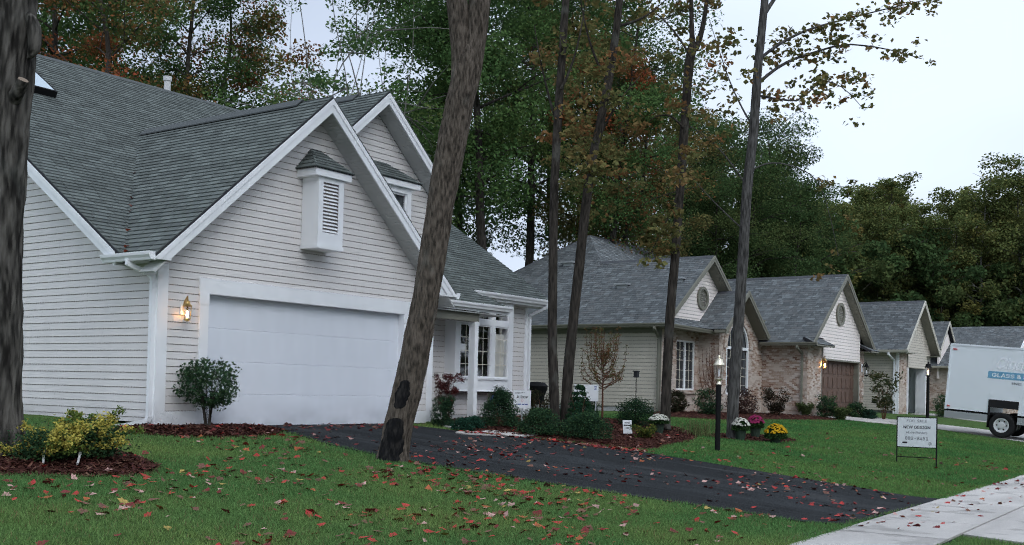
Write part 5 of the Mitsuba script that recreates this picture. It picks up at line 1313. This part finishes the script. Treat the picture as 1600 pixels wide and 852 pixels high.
# ornamental grass tuft behind the lamp post
rng = np.random.default_rng(8)
kk = thing('grass_tuft', 'pale tuft of ornamental grass left of the black lamp post', 'plant'); b = MB()
p = np.array([13.6, -2.75, 0]); p[2] = ground_z(p[0], p[1])
for i in range(150):
    a = rng.uniform(0, 6.283); L = rng.uniform(.2, .5); d = np.array([math.cos(a), math.sin(a), 0]); o = p + rng.normal(0, .22, 3) * [1, 1, 0]
    s = np.cross(d, Z_) * .006; q1, q2 = o + d * L * .25 + Z_ * L * .8, o + d * L * .7 + Z_ * L * rng.uniform(.6, 1.0)
    c_ = np.array([.16, .18, .08]) * rng.uniform(.6, 1.2); b.add([o - s, o + s, q1 + s, q1 - s, q2], [[0, 1, 2], [0, 2, 3], [3, 2, 4]], c_)
put(kk, 'blades', b.out(), 'blade', color=b.colors())
# ------------------------------------------------------------------ objects
def text(parent, s, h, O, U, m, N, center=None, bold=False, name='lettering', slant=0.0, width=None):
    """Raised flat lettering on a sign face: reading along U, up Z, facing N; O its lower left or, with center, its middle."""
    t = meshkit.text_mesh(s, h, 0.002, bold); v = np.array(t.vertices); v[:, 0] -= v[:, 0].min()
    if width: v[:, 0] *= width / v[:, 0].max()
    v[:, 0] += v[:, 1] * slant
    if center: v[:, 0] -= v[:, 0].max() / 2
    O, U, N = (np.asarray(k, float) for k in (O, U, N))
    put(parent, name, (O + v[:, :1] * U + v[:, 1:2] * Z_ + (v[:, 2:] + .0008) * N, np.array(t.faces)), m)


def face(c, yaw):
    """(across, normal) of an upright board at c turned by yaw degrees from facing the camera's position."""
    n = EYE - c; n[2] = 0; a = math.atan2(n[1], n[0]) + math.radians(yaw); n = np.array([math.cos(a), math.sin(a), 0]); return np.cross(Z_, n), n


# for sale sign
c = np.array([14.25, -7.8, 0]); U, N = np.array([0.02, -1.0, 0]), np.array([-1.0, -0.02, 0]); zg_ = ground_z(c[0], c[1])
fs = thing('for_sale_sign', 'white sale sign with a phone number on a black metal frame near the sidewalk', 'sign')
z0, z1, hw = -0.295, 0.350, .415
put(fs, 'board', MB().obox(c - U * hw + Z_ * z0 - N * .006, U, N, Z_, 2 * hw, .012, z1 - z0), 'sign_white')
fb = MB()
for s in (-1, 1): fb.obox(c + U * (s * (hw + .012)) - U * .011 + Z_ * (zg_ - .12) - N * .011, U, N, Z_, .022, .022, z1 - zg_ + .14)
fb.obox(c - U * hw + Z_ * (z0 - .24) - N * .009, U, N, Z_, 2 * hw, .018, .02); fb.obox(c - U * hw + Z_ * (z1 + .001) - N * .009, U, N, Z_, 2 * hw, .018, .018); fb.obox(c - U * hw + Z_ * (z0 - .018) - N * .009, U, N, Z_, 2 * hw, .018, .017)
put(fs, 'frame', fb, 'black_paint')
fc = c + N * .0062
for s, h, z, w, m, b, sl in (('FOR  SALE', .052, .545, .43, 'ink_grey', False, 0), ('NEW DESIGN', .060, .400, .58, 'ink_dark', True, 0), ('Home Builders', .052, .288, .45, 'ink_grey', False, .3), ('882-8451', .070, .150, .50, 'ink_grey', True, 0)):
    text(fs, s, h, fc + Z_ * (z - .29), U, m, N, True, b, width=w, slant=sl)
put(fs, 'logo', MB().obox(fc - U * .31 - Z_ * .222, U, N, Z_, .11, .002, .035), 'ink_dark')
put(fs, 'emblem', MB().prism(Point(0, 0).buffer(.036).difference(Point(0, 0).buffer(.028)).union(Point(0, 0).buffer(.017)), fc + U * .29 - Z_ * .215, U, Z_, N, .0, .002), 'ink_grey')
# security style sign by the porch
c = np.array([9.05, -0.75, 0]); g = ground_z(c[0], c[1]); U, N = face(c, 8)
k = thing('yard_sign', 'white yard sign with black lettering and a small red shield beside the cone evergreen', 'sign')
zt = at(815, 610, float((c - EYE) @ _F))[2]; zb = zt - .40
put(k, 'board', MB().obox(c - U * .195 + Z_ * zb, U, -N, Z_, .39, .008, .40), 'sign_white')
put(k, 'post', MB().obox(c - U * .02 - N * .03 + Z_ * (g - .1), U, N, Z_, .04, .02, zt - g), 'steel_grey')
text(k, 'At Dinner', .06, c - U * .125 + Z_ * (zb + .225), U, 'ink_dark', N, False, True, width=.26)
for z, w in ((.345, .23), (.315, .17)): text(k, 'service area line', .02, c - U * .165 + Z_ * (zb + z), U, 'ink_grey', N, False, width=w) if False else put(k, 'small_print', MB().obox(c - U * .165 + Z_ * (zb + z), U, N, Z_, w, .001, .010), 'ink_grey')
sh_ = Polygon([(-.025, .03), (.025, .03), (.025, 0), (0, -.035), (-.025, 0)])
put(k, 'shield', MB().prism(sh_.difference(sh_.buffer(-.007)), c - U * .0 + Z_ * (zb + .165), U, Z_, N, 0.0005, .002), 'ink_red')
for x0, w in ((-.13, .03), (-.09, .06), (.0, .05), (.07, .06)): put(k, 'number_print', MB().obox(c + U * x0 + Z_ * (zb + .075), U, N, Z_, w, .001, .026), 'ink_blue')
# blue lettered sign
c = np.array([11.6, -1.2, 0]); d = float((c - EYE) @ _F); g = ground_z(c[0], c[1])
c = at(916, 614, 27.0); g = ground_z(c[0], c[1]); U, N = face(c, 0); hh, ww = .40, .59
k = thing('yard_sign', 'white yard sign with blue lettering behind the pointed evergreen', 'sign')
put(k, 'board', MB().obox(c - U * ww / 2 - Z_ * hh / 2, U, -N, Z_, ww, .01, hh), 'sign_white')
put(k, 'post', MB().obox(c - U * .25 - N * .04 + Z_ * (g - .1 - c[2]), U, N, Z_, .03, .025, c[2] - g + .2).obox(c + U * .22 - N * .04 + Z_ * (g - .1 - c[2]), U, N, Z_, .03, .025, c[2] - g + .2), 'steel_grey')
text(k, 'Ryan', .07, c - U * .25 + Z_ * .09, U, 'ink_blue', N, False, True, width=.15) if False else None
put(k, 'blue_print', MB().obox(c - U * .25 + Z_ * .10, U, N, Z_, .12, .001, .012).obox(c - U * .24 + Z_ * .125, U, N, Z_, .02, .001, .035).obox(c - U * .20 + Z_ * .125, U, N, Z_, .03, .001, .028).obox(c - U * .155 + Z_ * .125, U, N, Z_, .025, .001, .04), 'ink_blue')
put(k, 'blue_emblem', MB().obox(c + U * .19 + Z_ * .08, U, N, Z_, .06, .001, .018).obox(c + U * .19 + Z_ * .112, U, N, Z_, .06, .001, .018).obox(c + U * .19 + Z_ * .144, U, N, Z_, .06, .001, .018), 'ink_blue')
# small leaning sign in the bed
c = np.array([10.5, -2.6, 0]); d = float((c - EYE) @ _F); c[2] = at(972, 667, d)[2]; U, N = face(c, 20); zt = nrm(Z_ - U * .07)
k = thing('garden_sign', 'small white slightly tilted sign standing in the mulch bed', 'sign')
put(k, 'board', MB().obox(c - U * .105 - zt * .15, U, -N, zt, .21, .008, .30), 'sign_white')
put(k, 'stake', MB().obox(c - U * .012 - N * .025 - Z_ * .42, U, N, Z_, .024, .015, .45), 'steel_grey')
for z, w, m in ((.075, .12, 'ink_grey'), (.02, .17, 'ink_dark'), (-.04, .09, 'ink_grey')): put(k, 'small_print', MB().obox(c - U * w / 2 + zt * z - Z_ * .0, U, N, zt, w, .001, .026), m)
# round blue and white plaque behind the cone evergreen
c = np.array([8.75, 0.35, 0.0]); d = float((c - EYE) @ _F); c = at(776, 626, d); U, N = face(c, 0)
k = thing('round_plaque', 'round blue and white plaque half hidden behind the cone shaped evergreen', 'sign')
put(k, 'disc', MB().prism(Point(0, 0).buffer(.15), c, U, Z_, N, 0, .012), 'ink_blue')
put(k, 'white_figure', MB().prism(affinity.rotate(affinity.scale(Point(0.01, 0).buffer(.085), .5, 1.3), -25).union(affinity.rotate(affinity.scale(Point(.02, .05).buffer(.07), 1.3, .4), 20)), c, U, Z_, N, .0125, .016), 'sign_white')
put(k, 'stake', MB().obox(c - U * .01 - N * .02 - Z_ * (c[2] - ground_z(c[0], c[1]) + .1), U, N, Z_, .02, .015, c[2] - ground_z(c[0], c[1]) + .05), 'steel_grey')
# plant tags in the left bed
for px, py, d, lean, lb in ((67, 732, 12.75, .04, 'white plastic plant tag at the front of the left mulch bed, left one'), (121, 716, 12.9, .14, 'white leaning plant tag in the left mulch bed, right one')):
    p = at(px, py, d); p[2] = ground_z(p[0], p[1]); U, N = face(p, 10); zt = nrm(Z_ + U * lean * 1.5)
    whole('plant_tag', MB().obox(p - U * .013 - zt * .03, U, -N, zt, .026, .004, .15).obox(p - U * .016 + zt * .121, U, -N, zt, .032, .005, .035), 'tag_white', lb, 'plant tag')


# lamp posts
def lamp_post(label, base, h, m_head, lit, s=1.0):
    k = thing('lamp_post', label, 'lamp post'); p = np.array([*base, ground_z(*base)])
    zl_ = h - .62 * s
    put(k, 'post', MB().lathe(p, [(.055 * s, -.2), (.055 * s, zl_ - .02), (.062 * s, zl_ - .02), (.062 * s, zl_), (.001, zl_)], 16), 'black_paint', smooth=35)
    q = p + Z_ * zl_
    put(k, 'collar', MB().lathe(q, [(.062 * s, .0), (.045 * s, .02 * s), (.035 * s, .06 * s), (.05 * s, .085 * s), (.085 * s, .11 * s), (.085 * s, .125 * s), (.001, .126 * s)], 14), m_head, smooth=35)
    put(k, 'glass', MB().lathe(q, [(.080 * s, .127 * s), (.108 * s, .40 * s)], 18), 'pane_glass', smooth=True)
    cg = MB()
    for i in range(6):
        u = np.array([math.cos(i * 1.047), math.sin(i * 1.047), 0]); cg.bar(q + u * .082 * s + Z_ * .127 * s, q + u * .110 * s + Z_ * .40 * s, .007, .007)
    put(k, 'cage', cg, 'black_paint' if lit else 'dull_brass')
    put(k, 'cap', MB().lathe(q, [(.12 * s, .40 * s), (.122 * s, .415 * s), (.085 * s, .48 * s), (.078 * s, .535 * s), (.03 * s, .55 * s), (.022 * s, .565 * s), (.034 * s, .59 * s), (.022 * s, .615 * s), (.001, .62 * s)], 16), m_head, smooth=35)
    b = put(k, 'bulb', MB().lathe(q, [(.001, .16 * s), (.016 * s, .18 * s), (.018 * s, .27 * s), (.001, .33 * s)], 10), 'white_trim', smooth=True)
    if lit: scene[b]['emitter'] = {'type': 'area', 'radiance': rgb(lit, lit * .5, lit * .18)}


mat('dull_brass', (0.22, 0.20, 0.15), 0.5, 0.4, 0.5)
mat('pale_brass', (0.85, 0.78, 0.62), 0.3, 0.5, 0.85)
lamp_post('black yard lamp post with a brass topped glass lantern on the right lawn', (10.65, -4.71), 2.03, 'pale_brass', 0)
lamp_post('black post lantern with a warm glow before the farther white garage door', at(1450, 600, 50.0)[:2], 2.55, 'black_paint', 10.0, 1.25)
# feeder on a pole, covered grill
p = at(993, 645, 33.5); p[2] = gz(p[0], p[1]); k = thing('bird_feeder', 'small dark box shaped feeder on a thin pole before the tan side wall', 'bird feeder')
zt = at(993, 590, 33.5)[2]
put(k, 'pole', MB().lathe(p, [(.013, -.1), (.013, zt - p[2])], 8), 'black_paint'); put(k, 'box', MB().box(p[0] - .06, p[0] + .06, p[1] - .06, p[1] + .06, zt, zt + .17).box(p[0] - .085, p[0] + .085, p[1] - .085, p[1] + .085, zt + .171, zt + .20), 'ink_dark')
p = at(838, 645, 31.0); p[2] = gz(p[0], p[1]); k = thing('covered_grill', 'dark covered grill standing behind the white sign at the house corner', 'grill')
put(k, 'cover', MB().lathe(p, [(.2, .28), (.22, .5), (.30, .70), (.31, .78), (.22, .88), (.001, .90)], 16), 'black_paint', smooth=40)
for s in (-1, 1): put(k, 'leg', MB().box(p[0] + s * .18 - .02, p[0] + s * .18 + .02, p[1] - .02, p[1] + .02, -.05 + p[2], p[2] + .30), 'black_paint')


# flowers in pots
def mum(label, px, py, depth, colr, w, h, seed, pot=True):
    rng = np.random.default_rng(seed); p = at(px, py, depth); p[2] = ground_z(p[0], p[1]) - .01; k = thing('potted_mum', label, 'flower pot')
    ph = .24 if pot else .12
    put(k, 'pot', MB().lathe(p, [(.10, 0), (.14, ph), (.155, ph), (.155, ph + .03), (.12, ph + .03), (.001, ph + .02)], 16), 'pot_green', smooth=35)
    c = p + Z_ * ph
    d = rng.normal(0, 1, (1500, 3)); d[:, 2] = np.abs(d[:, 2]); d /= np.linalg.norm(d, axis=1, keepdims=True)
    Q = c + d * rng.uniform(.6, 1.0, (1500, 1)) * [w, w, h - ph]
    V, F, cc = leaves(rng, Q, .055, tint(rng, 1500, [(.03, .07, .025), (.045, .09, .03)], (1, 1)), up=.4); put(k, 'foliage', (V, F), 'leaf', color=cc)
    d = rng.normal(0, 1, (420, 3)); d[:, 2] = np.abs(d[:, 2]); d /= np.linalg.norm(d, axis=1, keepdims=True); d = d[d[:, 2] > .42]
    b = MB()
    for u in d:
        q = c + u * [w, w, h - ph] * rng.uniform(.98, 1.10); r = rng.uniform(.022, .034); t = nrm(u + rng.normal(0, .25, 3) + Z_ * .3); s1 = nrm(np.cross(t, [.3, .5, .8])); s2 = np.cross(t, s1)
        n = 7; ring_ = [q + (s1 * math.cos(a) + s2 * math.sin(a)) * r * (1 if i % 2 else .72) for i, a in enumerate(np.linspace(0, 6.283, 2 * n, endpoint=False))]
        b.add(np.vstack([[q + t * r * .35], ring_]), [[0, 1 + i, 1 + (i + 1) % (2 * n)] for i in range(2 * n)], np.array(colr) * rng.uniform(.75, 1.1))
    put(k, 'blossoms', b.out(), 'leaf', color=b.colors())


mat('pot_green', (0.03, 0.05, 0.035), 0.6, 0.3)
mum('white blooming mum in a pot beside the forked slender trunk', 1029, 676, 26.2, (.75, .74, .66), .25, .44, 1)
mum('white blooming mum in a pot at the foot of the grey slender tree', 1157, 686, 27.0, (.75, .74, .66), .23, .52, 2)
mum('magenta blooming mum between the white and the yellow one', 1180, 682, 28.0, (.42, .05, .16), .23, .54, 3)
mum('yellow blooming mum right of the magenta one', 1212, 689, 27.2, (.75, .46, .03), .29, .46, 4, False)

# box truck on the concrete driveway
tk = thing('box_truck', 'white box truck with a blue lettered band parked on the concrete driveway', 'truck')
TX0, TW = 30.55, 2.25; slope = math.radians(4.6)
Yr = -4.08
gt = lambda y: float(gz(TX0, y)) + .03
TU = np.array([0, -math.cos(slope), -math.sin(slope)]); TN = np.array([0, -math.sin(slope), math.cos(slope)])   # forward, up
TO = np.array([TX0, Yr, gt(Yr)])
Q_ = lambda b, x, f, u, dx, df, du: b.obox(TO + X_ * x + TU * f + TN * u, X_, TU, TN, dx, df, du)
put(tk, 'box', Q_(Q_(Q_(MB(), 0, 0, .82, TW, 1.45, 2.28), 0, 2.42, .82, TW, 2.38, 2.28), 0, 1.451, 1.30, TW, .968, 1.80), 'truck_white')
for nm, m, *bx in (('roof_rail', 'truck_white', (-.02, -.02, 3.101, .06, 4.84, .07), (TW - .04, -.02, 3.101, .06, 4.84, .07)), ('rear_post', 'truck_white', (-.025, -.03, .80, .09, .06, 2.30), (TW - .065, -.03, .8, .09, .06, 2.30)),
                   ('lower_rail', 'steel_grey', (-.02, -.02, .51, .10, 1.46, .24), (-.02, 2.43, .51, .10, 2.35, .24)), ('shadow_gap', 'black_paint', (.03, 0, .751, TW - .06, 1.45, .068), (.03, 2.43, .751, TW - .06, 2.36, .068)),
                   ('wheel_housing', 'rubber', (-.035, 1.44, 1.02, .35, .99, .27)), ('housing_side', 'rubber', (-.03, 1.445, .74, .02, .07, .28)), ('mud_flap', 'rubber', (.03, 1.43, .30, .5, .02, .5)),
                   ('chassis_beam', 'black_paint', (.6, .3, .55, .12, 5.6, .19), (TW - .72, .3, .55, .12, 5.6, .19))):
    for q in bx: put(tk, nm, Q_(MB(), *q), m)
put(tk, 'marker_lamp', Q_(MB(), -.03, .07, 2.94, .01, .14, .05), 'ink_red'); put(tk, 'marker_lamp', Q_(MB(), -.03, .05, .90, .01, .10, .05), 'ink_red')


mat('rim_paint', (0.62, 0.63, 0.63), 0.45, 0.4)


def wheel(x, f, side):
    c = TO + X_ * x + TU * f + TN * .425; k = f'{tk}__wheel'; b = MB(); n = 28
    prof = [(.25, .0), (.30, -.03), (.40, -.02), (.425, .03), (.425, .19), (.40, .23), (.25, .23)]
    ang = np.arange(n) * 2 * np.pi / n

    def rev(prof, m, nm, par):
        V = np.vstack([c + X_ * (side * t) + r * (np.cos(ang)[:, None] * TU + np.sin(ang)[:, None] * TN) for r, t in prof]); i = np.arange(n); j = (i + 1) % n
        F = np.vstack([np.vstack([np.stack([a * n + i, a * n + j, a * n + n + j], 1), np.stack([a * n + i, a * n + n + j, a * n + n + i], 1)]) for a in range(len(prof) - 1)])
        return put(par, nm, (V, F), m, smooth=40)
    w = rev(prof, 'rubber', 'wheel', tk)
    rev([(.262, .01), (.255, -.01), (.215, .0), (.20, .05), (.12, .055), (.10, -.01), (.001, -.012)], 'rim_paint', 'rim', w)
    for i in range(6):
        a = i * 1.047; q = c + X_ * (side * .050) + .160 * (math.cos(a) * TU + math.sin(a) * TN)
        put(w, 'rim_hole', MB().prism(Point(0, 0).buffer(.028, 6), q, TU, TN, -X_ * side, 0.0, .006), 'black_paint')


for x, sd_ in ((-.02, 1), (.24, 1), (TW + .02, -1)):
    wheel(x, 1.93, sd_)
wheel(.02, 5.9, 1); wheel(TW - .02, 5.9, -1)
put(tk, 'cab', MB().prism(Polygon([(4.9, .55), (6.9, .55), (7.05, 1.25), (6.55, 1.45), (5.95, 2.15), (4.9, 2.2)]), TO + X_ * .12, TU, TN, X_, 0, 2.0), 'truck_white')
put(tk, 'cab_window', MB().prism(Polygon([(5.2, 1.45), (6.35, 1.45), (5.88, 2.02), (5.2, 2.05)]), TO + X_ * .117, TU, TN, X_, -.002, .001), 'sky_glass')
put(tk, 'bumper', Q_(MB(), .1, 7.0, .42, 2.05, .15, .22), 'steel_grey')
SO = TO - X_ * .002
put(tk, 'blue_band', MB().obox(SO + TU * 1.33 + TN * 2.04 - X_ * .004, TU, TN, -X_, 2.2, .25, .003), 'truck_blue')


def ttext(s, h, f, u, m, w, bold=True, slant=0.0, name='lettering'):
    t = meshkit.text_mesh(s, h, 0.002, bold); v = np.array(t.vertices); v[:, 0] -= v[:, 0].min(); v[:, 0] *= w / v[:, 0].max(); v[:, 0] += v[:, 1] * slant
    put(tk, name, (SO + (f + v[:, :1]) * TU + (u + v[:, 1:2]) * TN - X_ * (.0078 + v[:, 2:]), np.array(t.faces)[:, ::-1]), m)


mat('pale_script', (0.86, 0.88, 0.92), 0.5, 0.3)
ttext('GLASS & MIRROR', .125, 1.46, 2.10, 'pale_script', 1.95)
ttext('Cinderella', .40, 1.80, 2.42, 'pale_script', 2.2, False, .30, 'script_lettering') if False else ttext('Cindella', .38, 1.55, 2.40, 'pale_script', 1.55, True, .30, 'script_lettering')
ttext('INC', .07, 2.12, 1.88, 'ink_grey', .33)

# ------------------------------------------------------------------ fallen leaves
def maple(rng):
    """A curled five lobed leaf, about 1 across."""
    r = np.array([.20, .46, .34, .50, .36, .56, .36, .50, .34, .46, .20]); a = np.radians([-108, -62, -38, -8, 22, 90, 158, 188, 218, 242, 288])
    r = r * rng.uniform(.85, 1.12, 11); x, y = r * np.cos(a), r * np.sin(a)
    c, k = rng.uniform(.15, .55), rng.uniform(0, 3.14)
    z = c * (x * math.cos(k) + y * math.sin(k)) ** 2 + rng.normal(0, .025, 11)
    V = np.column_stack([np.append(0, x), np.append(0, y), np.append(0.0, z)])
    F = [[0, i, i + 1] for i in range(1, 11)] + [[0, 11, 1]]
    return V, np.array(F)


rng = np.random.default_rng(2024)
LC = {'red': (.42, .045, .040), 'dark red': (.20, .036, .036), 'pale pink': (.50, .30, .27), 'brown': (.18, .085, .062), 'orange': (.42, .12, .05), 'yellowish': (.42, .30, .09)}
LN_, LW = list(LC), np.array([.29, .31, .12, .22, .04, .02])
mat('fallen', VC, 0.7, 0.2)
KN = {}
for nme in LN_:
    for v in range(2):
        V, F = maple(rng); kk = f'leaf_{nme.replace(" ", "_")}_{v}'
        c = np.array(LC[nme]) * rng.uniform(.8, 1.15, (12, 1)); c[0] *= .8
        scene[kk] = {'type': 'shapegroup', 'blade': mikit.ply((V, F), 'fallen', color=c)}; KN[nme, v] = (kk, V, F, c)
LP = []


def litter(poly, n, dens=None):
    x0, y0, x1, y1 = poly.bounds; got = 0
    while got < n:
        x, y = rng.uniform(x0, x1), rng.uniform(y0, y1)
        if poly.contains(Point(x, y)) and (dens is None or rng.random() < dens(x, y)): LP.append((x, y)); got += 1


clumpy = lambda x, y: float(np.clip((meshkit.fbm(np.array([x * .8, y * .8, 1.0]), 3, 6) - .38) * 3.6, .03, 1))
LAWN1 = Polygon([(-6, -9.8), (3.0, -9.8), (1.5, -3.6), (2.0, -1.0), (-.5, -1.0), (-2.2, -.5), (-2.0, -3.5), (-6, -4.0)])
litter(LAWN1, 900, clumpy)
litter(Polygon([(-1.5, -8), (3.0, -9.8), (1.7, -4.2), (0.6, -3.4)]), 200, clumpy)
litter(DRIVE, 720, clumpy)
litter(Polygon([(6.2, -1.2), (8.1, -3.9), (8.3, -4.6), (7.6, -4.2), (6.9, -2.2), (6.0, -1.6)]), 300)
litter(Polygon([(8.05, -9.8), (8.05, -4.6), (10.5, -4.2), (15, -5), (20, -9.8)]), 170, clumpy)
litter(BED3, 130); litter(BED2, 55); litter(BED1, 50)
litter(Polygon([(2.6, -11.45), (14, -10.95), (14, -9.75), (2.9, -10.3)]), 75)
litter(Polygon([(8, -4), (22, -9), (26, -3), (14, -2.5)]), 40)
litter(Polygon([(1.2, -.6), (6.2, -.6), (6.2, -.02), (1.0, -.02)]), 60)
order = sorted(range(len(LP)), key=lambda i: math.hypot(LP[i][0] - EYE[0], LP[i][1] - EYE[1]) if abs((np.array([*LP[i], 0]) - EYE) @ _R / ((np.array([*LP[i], 0]) - EYE) @ _F)) < .44 else 1e9)
SB = MB()
for j, i in enumerate(order):
    x, y = LP[i]; nme = LN_[rng.choice(6, p=LW)]; kk, V, F, c = KN[nme, int(rng.integers(2))]
    s = rng.choice([rng.uniform(.045, .08), rng.uniform(.06, .10), rng.uniform(.09, .13)]); on = 'lawn'
    if DRIVE.contains(Point(x, y)): on = 'driveway'
    elif y < -10.355 + .045 * x: on = 'sidewalk'
    elif any(P.contains(Point(x, y)) for P, h in BEDS): on = 'mulch'
    z = ground_z(x, y) + (.030 if on == 'lawn' else .008 if on in ('driveway', 'sidewalk') else .02)
    if on == 'lawn': s *= 1.08
    T = trimesh.transformations.euler_matrix(rng.normal(0, .30), rng.normal(0, .30), rng.uniform(0, 6.283)); T[:3, :3] *= s; T[:3, 3] = (x, y, z)
    if j < 300:
        k = thing('fallen_leaf', f'{nme} fallen maple leaf lying on the {on}', 'leaf', f'{nme} maple leaves fallen on the {on}')
        scene[k] = {'type': 'instance', 'to_world': mi.ScalarTransform4f(T.tolist()), 'shapegroup': {'type': 'ref', 'id': kk}}
    else: SB.add(V @ T[:3, :3].T + T[:3, 3], F, c * rng.uniform(.75, 1.2))
# a few leaves caught in the roof valley
for t in (.02, .05, .16, .30, .34, .40, .46, .62):
    x = -0.38 + t * 3.6; T = trimesh.transformations.euler_matrix(.4, -.5, rng.uniform(0, 6)); T[:3, :3] *= .10; T[:3, 3] = (x, vy(x), Mz(vy(x)) + .045)
    _, V, F, c = KN['orange' if t < .3 else 'brown', 0]; SB.add(V @ T[:3, :3].T + T[:3, 3], F, c * [1.0, .7, .8])
whole('leaf_litter', SB.out(), 'fallen', 'scattered fallen maple leaves farther off on lawn, asphalt and mulch', 'leaves', kind='stuff', color=SB.colors())

# woods across the street, behind the camera: what the windows mirror
wk = thing('opposite_woods', 'trees across the street', 'woods', kind='stuff')
for i in range(44):
    x = -20 + i * 3.4; T = mi.ScalarTransform4f().translate([x, -44.0 - 4 * math.sin(i * 2.1), -1.1]).rotate([0, 0, 1], i * 77.0).scale(1.0 + .15 * math.sin(i * 1.3))
    scene[f'opposite_woods__{i + 1:03d}'] = {'type': 'instance', 'to_world': T, 'shapegroup': {'type': 'ref', 'id': ('kind_dark', 'kind_low')[i % 2]}}
